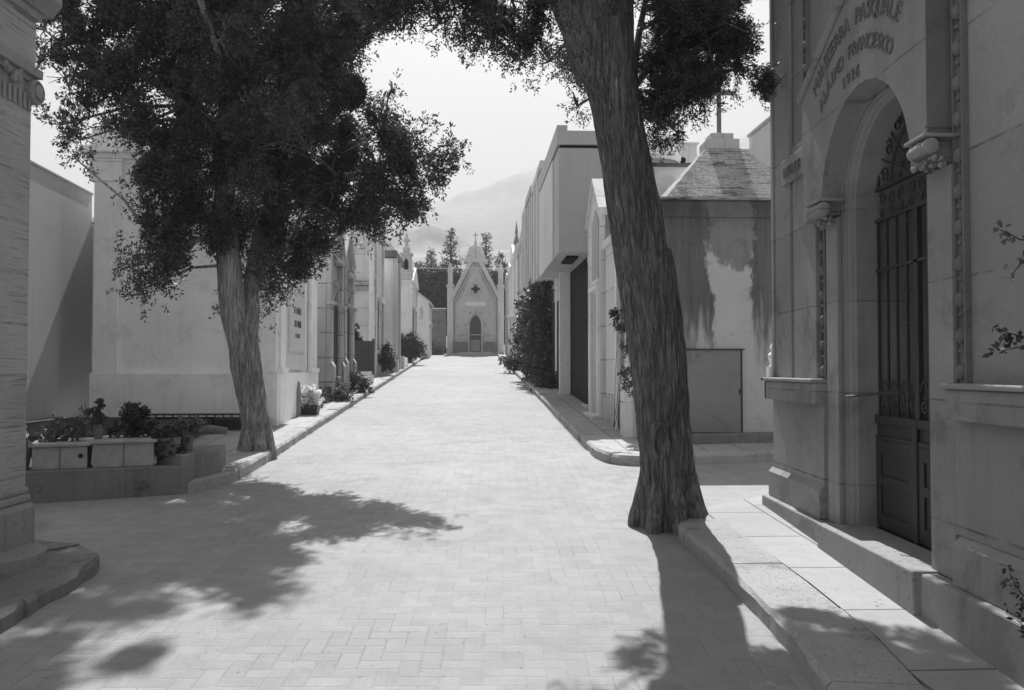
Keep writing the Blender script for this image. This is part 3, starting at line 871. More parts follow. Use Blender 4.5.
# ================================================================== NEAR LEFT TOMB CORNER
def near_left_tomb():
    T = Thing('column_fronted_mausoleum', 'rough travertine tomb corner with scrolled capital at the left edge', 'mausoleum', (-4.5, 4.5, .2), street=False)
    zg = gzw(-3.3, 5.9)+.1
    X = -3.30; Yf = 6.0
    T.part('wall', MB().box(-7.5, X-.10, 2.2, Yf-.06, 0, 3.7), M['trav'])
    p = MB()
    p.box(X-.40, X, Yf-.62, Yf, .78, 3.42)
    T.part('pilaster', p, M['trav'], bevel=.012)
    p = MB().box(X-.40, X, 2.4, 3.0, .78, 3.42)
    T.part('pilaster', p, M['trav'], bevel=.012)
    # capital
    c = MB(); c.box(X-.42, X+.0, Yf-.63, Yf+.01, 3.42, 3.56)
    for k in range(10): c.box(X-.002+.003, X+.016, Yf-.60+k*.06, Yf-.57+k*.06, 3.36, 3.47)
    for k in range(3): c.box(X-.3+k*.1, X-.26+k*.1, Yf+.011, Yf+.022, 3.36, 3.47)
    c.box(X-.45, X+.05, Yf-.66, Yf+.05, 3.60, 3.66)
    c.box(X-.43, X+.02, Yf-.64, Yf+.03, 3.56, 3.599)
    for cy in (Yf-.0, Yf-.60):
        c.lathe([(.001, 0), (.085, 0), (.085, .06), (.07, .075), (.068, .06), (.05, .055), (.05, .075), (.035, .08), (.001, .09)], (X-.02, cy, 3.50), 22, 'x')
    for k in range(7): c.ball((X+.02, Yf-.3+random.uniform(-.12, .12), 3.55+random.uniform(-.05, .03)), .03, 7, 5)
    T.part('capital', c, M['trav2'], bevel=.004)
    T.part('architrave', MB().box(-7.5, X+.01, 2.2, Yf+.02, 3.665, 4.0), M['trav'])
    cc = MB(); cc.box(-7.5, X+.04, 2.2, Yf+.05, 4.001, 4.06); cc.prism([(-7.5, 4.061), (X+.06, 4.061), (X+.13, 4.15), (X+.13, 4.23), (-7.5, 4.23)], 'y', 2.2, Yf+.14)
    T.part('cornice', cc, M['trav2'], bevel=.006)
    T.part('attic', MB().box(-7.5, X-.1, 2.2, Yf-.05, 4.231, 4.8), M['trav'])
    b = MB(); b.box(X-.6, X+.065, Yf-.68, Yf+.02, .2, .70); 
    T.part('pedestal', b, M['trav2'], bevel=.03)
    b = MB(); b.box(X-.55, X+.03, Yf-.65, Yf+.015, .701, .755); b.box(X-.52, X+.015, Yf-.65, Yf+.02, .756, .80)
    T.part('base_moulding', b, M['trav2'], bevel=.015)
    T.part('plinth', MB().box(-7.5, X-.02, 2.2, Yf-.04, 0, .72), M['trav2'])
    # rounded step
    pts = [(-3.6, 5.2)]
    for k in range(13):
        a = -math.pi/2+math.pi*k/12*.93
        pts.append((-3.33+.36*math.cos(a), 5.55+.36*math.sin(a)*1.1))
    pts.append((-3.6, 5.95))
    T.part('step', MB().prism(pts, 'z', zg-.15, zg+.055), M['trav2'])
    s2 = MB().box(-7, X+.12, 2.4, 5.15, zg-.15, zg+.12)
    T.part('doorstep', s2, M['trav2'], bevel=.012)
near_left_tomb()

# ================================================================== LEFT SIDE
# plain grey wall closing the lane
wl = Thing('boundary_wall', 'plain grey rendered wall behind the flower beds at far left', 'wall', (-6.31, 14.9, .5))
wl.o.rotation_euler = (0, 0, TH+R(3.0))
wl.part('wall', MB().box(-6.75, -6.31, 10.6, 14.9, 0, 4.5), M['grey'])
wl.part('coping', MB().box(-6.78, -6.295, 10.58, 14.93, 4.501, 4.53), M['grey'])
# tomb behind that fills the slot
tb, _ = tomb('rear_mausoleum', 'pale tomb glimpsed in the slot between grey wall and white block', -8.2, -6.12, 15.05, 18.5, 4.12, M['pale'], 1, plinth=.4, cornice=.08)

# ---- large white block with plaques
def white_block():
    u0, u1, w0, w1 = -5.95, -2.95, 13.55, 17.0
    u0 = uW(94, w0, 300)
    zt = zW(130, 182, w0); zm = zW(130, 373, w0)
    T = Thing('white_mausoleum', 'large smooth white tomb block behind the left tree with inscribed plaque on its street side', 'mausoleum', ((u0+u1)/2, (w0+w1)/2, .6))
    T.part('wall', MB().box(u0+.02, u1-.02, w0+.02, w1-.02, .2, zt+.8), M['white'])
    lo = MB().box(u0-.03, u1+.03, w0-.07, w1+.03, .2, zm)
    T.part('plinth', lo, M['white'], bevel=.012)
    # corner pilasters
    for (a, b) in ((u0, u0+.37), (u1-.45, u1)):
        p = MB().box(a, b, w0-.045, w0+.4, zm+.002, zt); p.box(a-.07, b+.04, w0-.06, w0+.4, zt+.001, zt+.30); p.box(a-.09, b+.06, w0-.08, w0+.4, zt+.30, zt+.34)
        T.part('pilaster', p, M['white'], bevel=.008)
    p = MB().box(u0+.37, u1-.45, w0, w0+.4, zt-.0, zt+.29); p.box(u0+.37, u1-.45, w0-.03, w0+.4, zt+.29, zt+.34)
    T.part('frieze', p, M['white'])
    c = MB().box(u0-.1, u1+.14, w0-.1, w1+.1, zt+.341, zt+.42); c.box(u0-.18, u1+.22, w0-.18, w1+.18, zt+.421, zt+.52); c.box(u0-.05, u1+.05, w0-.05, w1+.05, zt+.521, zt+.83)
    T.part('cornice', c, M['white'], bevel=.01)
    # street side: framed plaque
    S = u1
    def ws(px): return wU(px, S)
    z1 = zm
    for (pa, pb) in ((278, 283), (308.5, 314.5)):
        a, b = ws(pa), ws(pb)
        k = MB().box(S-.01, S+.05, a, b, z1+.05, zt); k.box(S-.01, S+.09, a-.05, b+.05, z1+.0, z1+.08); k.box(S-.01, S+.05, a-.03, b+.03, gz(w0)+.1, z1-.002)
        T.part('street_pilaster', k, M['white'], bevel=.008)
    a, b = ws(284.5), ws(304)
    k = MB().box(S-.012, S+.012, a, b, z1+.14, zt-.1); k.box(S+.013, S+.03, a, b, z1+.05, z1+.30)
    T.part('panel_frame', k, M['pale'], bevel=.006)
    a2, b2 = ws(287.5), ws(303)
    wc = (a2+b2)/2; hw = (b2-a2)/2
    zp0, zp1 = z1+.36, z1+1.05
    poly = [(a2, zp0), (b2, zp0), (b2, zp1)] + [(wc+hw*math.cos(math.pi*t/10), zp1+.28*math.sin(math.pi*t/10)) for t in range(1, 10)] + [(a2, zp1)]
    pq = T.part('plaque', MB().prism(poly, 'x', S+.0125, S+.035), M['plaque'])
    rnd = random.Random(5)
    def scribe(y0, y1, z, h, name_par, d):
        mb = MB(); y = y0
        while y < y1-.03:
            wd = rnd.uniform(.03, .055)
            mb.box(S+d, S+d+.003, y, y+.012, z, z+h)
            mb.box(S+d, S+d+.003, y+.0125, y+wd-.008, z+rnd.choice((0, h*.45, h-.012)), z+rnd.choice((0, h*.45, h-.012))+.012+h*.001) if False else None
            zz = z+rnd.choice((0., h*.45, h-.014)); mb.box(S+d, S+d+.003, y+.0121, y+wd-.012, zz, zz+.014)
            if rnd.random() < .6: mb.box(S+d, S+d+.003, y+wd-.0119, y+wd-.002, z, z+h)
            y += wd+.018
        T.part('lettering', mb, M['letter'], parent=name_par)
    scribe(wc-.32, wc+.32, zp0+.62, .11, pq, .0355); scribe(wc-.32, wc+.32, zp0+.40, .11, pq, .0355); scribe(wc-.2, wc+.22, zp0+.22, .07, pq, .0355)
    up = T.part('upper_plaque', MB().box(S+.0125, S+.02, a2-.05, b2+.02, zp1+.4, zp1+1.5), M['plaque'])
    for i, (q0, q1) in enumerate(((-.6, .5), (-.55, .5), (-.2, .55), (-.5, .45), (-.3, .3))):
        scribe(wc+q0, wc+q1, zp1+1.30-i*.19, .10, up, .0205)
    # torch-like fitting
    t = MB().lathe([(.001, 0), (.025, .02), (.04, .15), (.04, .5), (.028, .58), (.018, .68), (.001, .7)], (S+.06, ws(295.5), z1-.84), 12)
    T.part('torch_holder', t, M['panel'], smooth=True)
white_block()

# stepped ashlar tombs
z3 = 4.25
def gothic_tomb(name, label, w0, w1, zt, m, u1=-2.93, apex=.9, setback=1.6):
    """tomb with a steep gable on the street side, stone string course and doorway"""
    u0 = u1-2.2; zg = gz(w0)+KH; wc = (w0+w1)/2
    T = Thing(name, label, 'mausoleum', ((u0+u1)/2, wc, gz(w0)))
    T.part('wall', MB().prism([(w0, zg-.3), (w1, zg-.3), (w1, zt), (wc, zt+apex), (w0, zt)], 'x', u0, u1), m)
    r = MB()
    for (a, b) in ((w0, wc), (w1, wc)):
        d = -.1 if a == w0 else .1
        r.prism([(a+d, zt-.04), (a+d, zt+.08), (wc, zt+apex+.14), (wc, zt+apex+.002)], 'x', u0-.05, u1+.12)
    T.part('roof', r, M['mid'])
    zl = zg+1.95
    for (a, b) in ((w0, w0+.3), (w1-.3, w1)):
        p = MB().box(u1+.002, u1+.10, a, b, zg+.7, zt-.05); p.box(u1+.002, u1+.17, a-.04, b+.04, zl, zl+.07); p.box(u1+.002, u1+.16, a-.02, b+.02, zg-.2, zg+.70)
        p.prism([(u1+.10, zg+.701), (u1+.16, zg+.701), (u1+.10, zg+.8)], 'y', a, b)
        T.part('buttress', p, m, bevel=.01)
    a, b = w0+.42, w1-.42
    d = T.part('door', MB().prism([(a, zg), (b, zg), (b, zg+1.9), (wc, zg+2.4), (a, zg+1.9)], 'x', u1+.003, u1+.02), M['doorw'])
    h = MB()
    h.tube([(u1+.05, a-.06, zg+.1), (u1+.05, a-.06, zg+1.9), (u1+.05, wc, zg+2.5), (u1+.05, b+.06, zg+1.9), (u1+.05, b+.06, zg+.1)], .05, 6)
    T.part('door_surround', h, m)
    T.part('lintel_ledge', MB().box(u1+.003, u1+.16, w0+.3, w1-.3, zt-.30, zt-.22), m)
gothic_tomb('gabled_ashlar_mausoleum', 'ashlar tomb with buttresses just past the plaque-bearing white block', 17.95, 19.75, 4.15, M['ash'])
gothic_tomb('narrow_gabled_mausoleum', 'narrower gabled stone tomb next to the wire fenced garden', 19.95, 21.55, 4.05, M['ash'], apex=.7)

# garden behind fence
gd = Thing('garden_fence', 'wire mesh fence panel screening the small planted plot on the left', 'fence', (-3.4, 23.6, 1.0))
gd.part('kerb_block', MB().box(-4.3, -2.62, 23.4, 23.95, 1.0, zW(360, 372, 23.4)), M['white2'], bevel=.02)
wire = MB()
fz0, fz1 = zW(360, 371, 23.6), zW(360, 341, 23.6)
for i in range(34):
    u = -4.28+i*.05; wire.box(u-.008, u+.008, 23.6, 23.612, fz0, fz1)
for i in range(15):
    z = fz0+(fz1-fz0)*i/14; wire.box(-4.3, -2.62, 23.587, 23.599, z-.007, z+.007)
gd.part('mesh', wire, M['irong'])
gd.part('backing', MB().box(-4.3, -2.62, 23.63, 23.65, fz0, fz1-.01), M['concrete'])
for u in (-2.6, -4.3): gd.part('post', MB().box(u-.03, u+.03, 23.57, 23.66, fz0-.1, fz1+.06), M['irong'])

def shrub(name, label, base, blobs, m, dens=900, street=True, ll=.06, lw=.02, per=10, slen=.12, sub=.08, group=None, cat='shrub', stems=5, pot=None, spread=.8, sr=1.0):
    T = Thing(name, label, cat, base, street=street, group=group)
    P, D = blob_points(blobs, dens, sub, 1.8, 24)
    put_leaves(T, 'foliage', leaves(P, D, per, slen, ll, lw, spread, .15), m)
    st = MB()
    for k in range(stems):
        b = blobs[k % len(blobs)]
        x0, y0, z0 = base[0]+random.uniform(-.06, .06), base[1]+random.uniform(-.06, .06), base[2]
        mid = ((x0+b[0])/2+random.uniform(-.05, .05), (y0+b[1])/2+random.uniform(-.05, .05), (z0+b[2])/2)
        st.tube([(x0, y0, z0), mid, (b[0]+random.uniform(-.1, .1)*b[3], b[1], b[2]+b[3]*.3)], [.016*sr, .011*sr, .005*sr], 5)
    T.part('stems', st, M['stem'])
    if pot:
        r, h, pm = pot
        T.part('pot', MB().lathe([(r*.72, -h), (r, -.04*h), (r*1.12, -.04*h), (r*1.12, .06), (r*.95, .06), (r*.9, -.02), (.001, -.03)], base, 18), pm, smooth=False)
    return T
Y = 24.6; z0 = gz(Y)
shrub('cypress_bush', 'dark cone-shaped bush rising above the wire mesh fence', (-3.55, 24.6, z0), [(-3.55, 24.6, 2.0, .35), (-3.5, 24.6, 2.45, .33), (-3.6, 24.6, 2.75, .2), (-3.3, 24.6, 2.15, .28)], M['leafb'], 2600, ll=.09, lw=.03)

# tall tomb beyond the garden
T5, of5 = tomb('tall_mausoleum', 'tall pale stone tomb rising behind the wire fenced plot', -6.4, -2.93, 27.0, 29.3, 6.25, M['white2'], 1, cornice=.14, ch=.3, plinth=.7, pil=True, door=(27.8, 28.6, 2.3, M['doorw']), parapet=.3)
k = MB(); 
for (u) in (-3.02, -3.75): k.tube([(u, 26.9, 1.4), (u, 26.9, 6.0)], [.10, .085], 12)
T5.part('column', k, M['white'])
k = MB(); k.box(-4.6, -2.9, 26.85, 26.998, 4.15, 4.3); k.box(-4.6, -2.9, 26.9, 26.998, 4.0, 4.12); T5.part('band', k, M['ash'])
# flat modern tomb
T6, of6 = tomb('flat_roofed_mausoleum', 'low white-sided tomb with dark open front and heavy dark roof slab', -5.6, -2.66, 30.0, 33.0, 5.35, M['white'], 1, cornice=.02, ch=.05, plinth=0.0)
T6.part('roof_slab', MB().box(-5.7, -2.52, 29.85, 33.1, 5.40, 5.62), M['mausd']); T6.part('roof_block', MB().box(-5.4, -2.8, 30.3, 32.9, 5.621, 6.0), M['white2'])
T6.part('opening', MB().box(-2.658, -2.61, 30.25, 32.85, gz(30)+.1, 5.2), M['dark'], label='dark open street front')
k = MB(); k.box(-2.66, -2.50, 31.4, 31.55, gz(30)+.1, 5.38); k.box(-2.66, -2.50, 30.02, 30.2, gz(30)+.1, 5.38)
T6.part('front_pillar', k, M['pale'])
# tower tomb
def tower():
    w0 = 38.5; u1 = -2.62; zt = zW(405, 281, w0)
    T, of = tomb('pinnacled_mausoleum', 'gothic tomb with a tower and leafy stone finial', -5.2, u1, w0, 42.2, zt, M['pale'], 1, cornice=.12, plinth=.6, pil=True, door=(39.8, 40.8, 2.3, M['doorw']), gable=.8)
    ua, ub = uW(401, w0), uW(411, w0)
    z1 = zW(405, 255, w0); z2 = zW(405, 247, w0); z3 = zW(405, 235, w0)
    uc = (ua+ub)/2; h = (ub-ua)/2
    t = MB().box(uc-h, uc+h, w0-.05, w0+.5, zt+.02, z1); t.box(uc-h-.06, uc+h+.06, w0-.11, w0+.56, z1, z1+.1); t.box(uc-h*.7, uc+h*.7, w0+.02, w0+.43, z1+.1, z2)
    t.box(uc-h-.05, uc+h+.05, w0-.10, w0+.55, zt+.3, zt+.4)
    tt = T.part('turret', t, M['mid'], bevel=.01)
    T.part('niche', MB().prism([(uc-.1, zt+.5), (uc+.1, zt+.5), (uc+.1, z1-.3), (uc, z1-.12), (uc-.1, z1-.3)], 'y', w0-.06, w0-.052), M['dark'], parent=tt)
    f = MB().lathe([(.03, 0), (.05, .05), (.10, .16), (.03, .2), (.17, .3), (.1, .42), (.03, .47), (.06, .52), (.001, .68)], (uc, w0+.22, z2), 10)
    T.part('finial', f, M['mid'], parent=tt, smooth=True)
    for k in range(3):
        c = MB().lathe([(.12, 0), (.12, .5), (.16, .55), (.05, .9), (.07, 1.0), (.001, 1.2)], (u1-.1, w0+1.2+k*1.1, zt+.02), 8)
        T.part('pinnacle', c, M['pale'])
tower()
# gabled little house tomb
def house8():
    w0 = 47.5; ub = uW(431, w0)-.12; ua = ub-2.4
    zr = zW(413, 292, w0); ze = zW(428, 302, w0); zg = gz(w0)
    uc = uW(412, w0)
    T = Thing('little_gabled_mausoleum', 'small pale tomb with sloping roof beside the end chapel', 'mausoleum', ((ua+ub)/2, w0+2, zg))
    T.part('wall', MB().prism([(ua, zg-.3), (ub, zg-.3), (ub, ze), (uc, zr+.1), (ua, ze)], 'y', w0, w0+3.5), M['pale'])
    T.part('roof', MB().prism([(ub+.12, ze-.12), (ub+.12, ze+.0), (uc, zr+.25), (ua-.12, ze), (ua-.12, ze-.12), (uc, zr+.102)], 'y', w0-.1, w0+3.6), M['mid'])
    T.part('string_course', MB().box(ua-.03, ub+.06, w0-.06, w0+3.55, zW(420, 324, w0), zW(420, 321, w0)), M['pale'])
    T.part('window', MB().box(ub-.5, ub-.3, w0-.012, w0-.002, zW(420, 322, w0)+.15, ze-.25), M['mid'])
house8()
zz = gz(46.5)+KH
single('stone_tomb_slab', MB().prism([(-3.2, zz), (-2.62, zz), (-2.62, zz+.32), (-2.75, zz+.5), (-3.2, zz+.55)], 'y', 46.2, 46.9), M['plaque'], 'bright white tomb stone in the sun at the far end of the left pavement', 'tomb stone', (-2.9, 46.5, zz))
zz = gz(30)+KH
for k, (w, hh) in enumerate(((29.6, .42), (32.2, .45), (33.8, .35))):
    zz = gz(w)+KH
    single('stone_post', MB().box(-2.62, -2.42-.0, w, w+.3, zz-.1, zz+hh, .02), M['pale'], ['squat stone post nearest on the left, by the dark open front', 'squat stone post, middle one by the dark open front', 'squat stone post, farthest one before the dark hedge bush'][k], 'stone post', (-2.5, w, zz), group='squat stone posts on the left pavement', bevel=.01)
# flowering low wall by garden
single('stone_basin', MB().lathe([(.001, 0), (.25, .0), (.36, .2), (.40, .24), (.34, .24), (.28, .15), (.001, .12)], (-2.88, 22.4, gz(22.4)+KH), 20), M['pale'], 'shallow round stone basin on the pavement below the wire mesh fence', 'basin', (-2.88, 22.4, gz(22.4)+KH), smooth=True)

# ================================================================== END CHAPEL
def chapel():
    w0 = 54.0
    ua, ub = uW(444, w0), uW(500, w0); uc = uW(475.5, w0)
    zg = gz(w0)
    def Z(py): return zW(475, py, w0)
    T = Thing('gothic_chapel', 'small gothic chapel with cross and pointed door closing the end of the road', 'chapel', (uc, w0+2, zg))
    hw = (ub-ua)/2; ua, ub = uc-hw, uc+hw
    ia, ib = ua+.34, ub-.34
    T.part('wall', MB().prism([(ia, zg-.3), (ib, zg-.3), (ib, Z(297)), (uc+.42, Z(262)), (uc-.42, Z(262)), (ia, Z(297))], 'y', w0, w0+4.5), M['mid'])
    r = MB()
    for s in (-1, 1):
        e = uc+s*(hw-.28)
        r.prism([(e+s*.05, Z(303)), (e+s*.12, Z(297)), (uc+s*.02, Z(249)), (uc+s*.02, Z(258))], 'y', w0-.22, w0+4.6)
    T.part('roof', r, M['grey'])
    g = MB()
    for s in (-1, 1):
        for dz, th in ((0, .055), (.3, .035)):
            g.tube([(uc+s*(hw-.42), w0-.05, Z(302)-dz), (uc, w0-.05, Z(260)-dz)], th, 6)
    T.part('gable_moulding', g, M['mid'])
    # corner piers with pinnacles
    for s in (-1, 1):
        x = uc+s*(hw-.17)
        p = MB().box(x-.19, x+.19, w0-.2, w0+.3, zg-.2, Z(287)); p.box(x-.24, x+.24, w0-.25, w0+.35, Z(287), Z(285)); p.box(x-.15, x+.15, w0-.14, w0+.2, Z(285), Z(272)); 
        o = T.part('corner_pier', p, M['mid'], bevel=.01)
        T.part('pinnacle', MB().lathe([(.19, 0), (.2, .05), (.11, .3), (.13, .34), (.001, .62)], (x, w0+.03, Z(272)), 8), M['mid'], parent=o)
    # round cupola
    d = MB(); d.box(uc-.74, uc+.74, w0-.25, w0+.95, Z(262.5), Z(259.5)); d.box(uc-.64, uc+.64, w0-.2, w0+.9, Z(259.5), Z(257))
    d.lathe([(.57, 0), (.57, .10), (.60, .11), (.60, .16), (.55, .18), (.50, .42), (.38, .68), (.2, .86), (.06, .93), (.001, .94)], (uc, w0+.4, Z(257)), 24)
    T.part('cupola', d, M['grey'], smooth=False)
    c = MB(); zc = Z(240.5)
    c.box(uc-.035, uc+.035, w0+.37, w0+.43, zc-.05, zc+.62); c.box(uc-.17, uc+.17, w0+.372, w0+.428, zc+.36, zc+.43)
    c.ball((uc, w0+.4, zc), .09, 8, 6)
    T.part('cross', c, M['mid'])
    k = MB()
    for s_ in (-1, 1):
        for i in range(9):
            t_ = (i+.5)/9; k.ball((uc+s_*(hw-.3)*(1-t_), w0-.2, Z(299)+(Z(255)-Z(299))*t_), .075, 6, 5)
        k.tube([(uc+s_*(hw-.45), w0-.03, zg+.75), (uc+s_*(hw-.45), w0-.03, Z(303))], .04, 6)
        k.lathe([(.001, 0), (.15, 0), (.15, .03), (.001, .03)], (uc+s_*.28, w0-.035, Z(272.5)), 12, 'y')
    k.box(ia, ib, w0-.06, w0-.002, Z(335.2), Z(334.4))
    T.part('crockets', k, M['grey'])
    # quatrefoil
    q = MB(); zq = Z(289)
    for a in range(4):
        t = a*math.pi/2; q.lathe([(.001, 0), (.14, 0), (.14, .02), (.001, .02)], (uc+.13*math.cos(t), w0-.022, zq+.13*math.sin(t)), 16, 'y')
    qo = T.part('quatrefoil_window', q, M['dark'])
    f = MB()
    for a in range(4):
        t = a*math.pi/2; pts = [(uc+.13*math.cos(t)+.18*math.cos(b), w0-.02, zq+.13*math.sin(t)+.18*math.sin(b)) for b in [t-2.0+4.0*k/12 for k in range(13)]]
        f.tube(pts, .03, 5)
    f.tube([(uc, w0-.02, zq+.62), (uc+.5, w0-.02, zq), (uc, w0-.02, zq-.62), (uc-.5, w0-.02, zq), (uc, w0-.02, zq+.62)], .018, 5)
    T.part('frame', f, M['mid'], parent=qo)
    # name cartouche
    b = MB().box(uc-.5, uc+.5, w0-.03, w0-.002, Z(304)-.12, Z(304)+.14); b.lathe([(.001, 0), (.13, 0), (.13, .028), (.001, .028)], (uc-.52, w0-.031, Z(304)), 12, 'y'); b.lathe([(.001, 0), (.13, 0), (.13, .028), (.001, .028)], (uc+.52, w0-.031, Z(304)), 12, 'y')
    T.part('cartouche', b, M['pale'])
    # pointed door
    dz0 = zg+.12; a = uc-.33; e = uc+.33; zs = Z(325)
    def ogive(x0, x1, zsp, rise, k=10):
        c_ = (x0+x1)/2; L = []
        for i in range(k+1):
            a_ = math.pi/3*i/k; L.append((x0+(x1-x0)*math.cos(a_), zsp+rise*math.sin(a_)/math.sin(math.pi/3)))
        return L + [(2*c_-x, z) for x, z in L[::-1][1:]]
    og = ogive(a, e, zs, Z(316)-zs+.05)
    dr = T.part('door', MB().prism([(a, dz0), (e, dz0)] + og, 'y', w0-.02, w0-.003), M['iron'])
    T.part('door_panel', MB().box(a+.05, e-.05, w0-.035, w0-.021, dz0+.05, dz0+.75), M['panel'], parent=dr)
    og2 = ogive(a-.10, e+.10, zs, Z(313.5)-zs+.1)
    T.part('door_surround', MB().tube([(a-.10, w0-.04, dz0)] + [(x, w0-.04, z) for x, z in og2[::-1]] + [(e+.10, w0-.04, dz0)], .06, 6), M['mid'])
    hd = MB().tube([(a-.35, w0-.05, zs+.0), (a-.2, w0-.05, zs+.15), (uc, w0-.05, Z(311)), (e+.2, w0-.05, zs+.15), (e+.35, w0-.05, zs)], .045, 6)
    for s in (-1, 0, 1): hd.ball((uc+s*.36, w0-.04, Z(312)+(.1 if s == 0 else -.05)), .08, 8, 6)
    T.part('hood_mould', hd, M['mid'])
    T.part('steps', MB().box(uc-1.0, uc+1.0, w0-.7, w0-.001, zg-.1, zg+.11).box(uc-1.6, uc+1.6, w0-1.0, w0-.701, zg-.1, zg+.05), M['mid'])
    T.part('base_wall', MB().box(ia, uc-.55, w0-.25, w0-.002, zg-.1, zg+.75), M['concrete']); T.part('base_wall', MB().box(uc+.55, ib, w0-.25, w0-.002, zg-.1, zg+.75), M['concrete'])
chapel()
# dark garden wall left of chapel, with pale coping
cw = Thing('dark_wall', 'dark wall with thin pale coping left of the end chapel', 'wall', (-3.4, 55.6, 2.6))
u0, u1 = uW(395, 55.5), uW(446, 55.5)
cw.part('wall', MB().box(u0, u1, 55.5, 55.8, 2.3, zW(435, 309, 55.5)), M['concrete']); cw.part('coping', MB().box(u0, u1, 55.45, 55.85, zW(435, 309, 55.5), zW(435, 308, 55.5)), M['plaque'])
# cables
for k, (y0, y1) in enumerate(((268, 268.5),)):
    single('overhead_cable', MB().tube([Vector((*s2w(uW(380, 50), 50), 0)) + Vector((0, 0, zW(380, y0, 50))), Vector((*s2w(uW(520, 50), 50), 0)) + Vector((0, 0, zW(520, y1, 50)))], .012, 5),
           M['pale'], 'thin pale cable strung across in front of the dark trees', 'cable', (0, 50, 6), street=False)

# ================================================================== RIGHT SIDE
# white chapel with small gable window
def white_chapel():
    S = 2.207; w0, w1 = 12.92, 16.15
    zt = zU(607, 235, S)+.25
    T = Thing('white_gabled_mausoleum', 'narrow white stone tomb with a small gable window, half behind the right tree', 'mausoleum', (2.4, 14.5, .65))
    ze = zU(593.5, 224, S); za = zU(598.7, 183, S)
    wa, wb = wU(605.5, S), wU(592.5, S); wc = wU(599, S)
    T.part('wall', MB().box(S, 2.66, w0, w1, .3, 3.55), M['white2'])
    g = MB().prism([(wa, .5), (wb, .5), (wb, ze), (wc, za), (wa, ze)], 'x', S-.08, S-.002)
    T.part('gable_bay', g, M['white2'])
    r = MB()
    for a in (wa-.06, wb+.06): 
        r.prism([(a, ze-.08), (a, ze+.04), (wc, za+.08), (wc, za+.002)], 'x', S-.12, 2.66)
    T.part('gable_coping', r, M['white2'])
    T.part('cornice', MB().box(S-.06, 2.66, w0-.02, w1, 3.551, 3.68), M['white2'])
    def zz(py): return zU(602, py, S)
    a, b = wU(604.2, S), wU(597.5, S)
    wd = T.part('window', MB().box(S-.10, S-.081, a-.04, b+.04, zz(283), zz(279)), M['white2'])
    T.part('pane', MB().prism([(a, zz(280)), (b, zz(280)), (b, zz(222)), ((a+b)/2, zz(208)), (a, zz(222))], 'x', S-.095, S-.081), M['grey'], parent=wd)
    d = T.part('door', MB().box(S-.095, S-.081, a, b, .75, zz(294)), M['mid'], label='tall grey door')
    fr = MB(); fr.box(S-.13, S-.081, a-.1, a, .7, zz(290)); fr.box(S-.13, S-.081, b, b+.1, .7, zz(290)); fr.box(S-.15, S-.081, a-.12, b+.12, zz(290), zz(286))
    T.part('door_frame', fr, M['white'])
    for (p0, p1) in ((607.5, 616),):
        T.part('wall_panel', MB().box(S-.025, S-.001, wU(p1, S), wU(p0, S), zU(610, 395, S), zU(610, 246, S)), M['white2'], bevel=.006)
    T.part('plinth', MB().box(S-.05, S-.001, w0, wa, .4, zU(618, 400, S)), M['mid'], bevel=.01)
    T.part('step', MB().box(S-.24, S-.001, wa-.1, wb+.1, .5, .84), M['pale'], bevel=.01)
    T.part('pilaster', MB().box(S-.06, S-.002, w0, w0+.16, .5, 3.5), M['white'])
white_chapel()

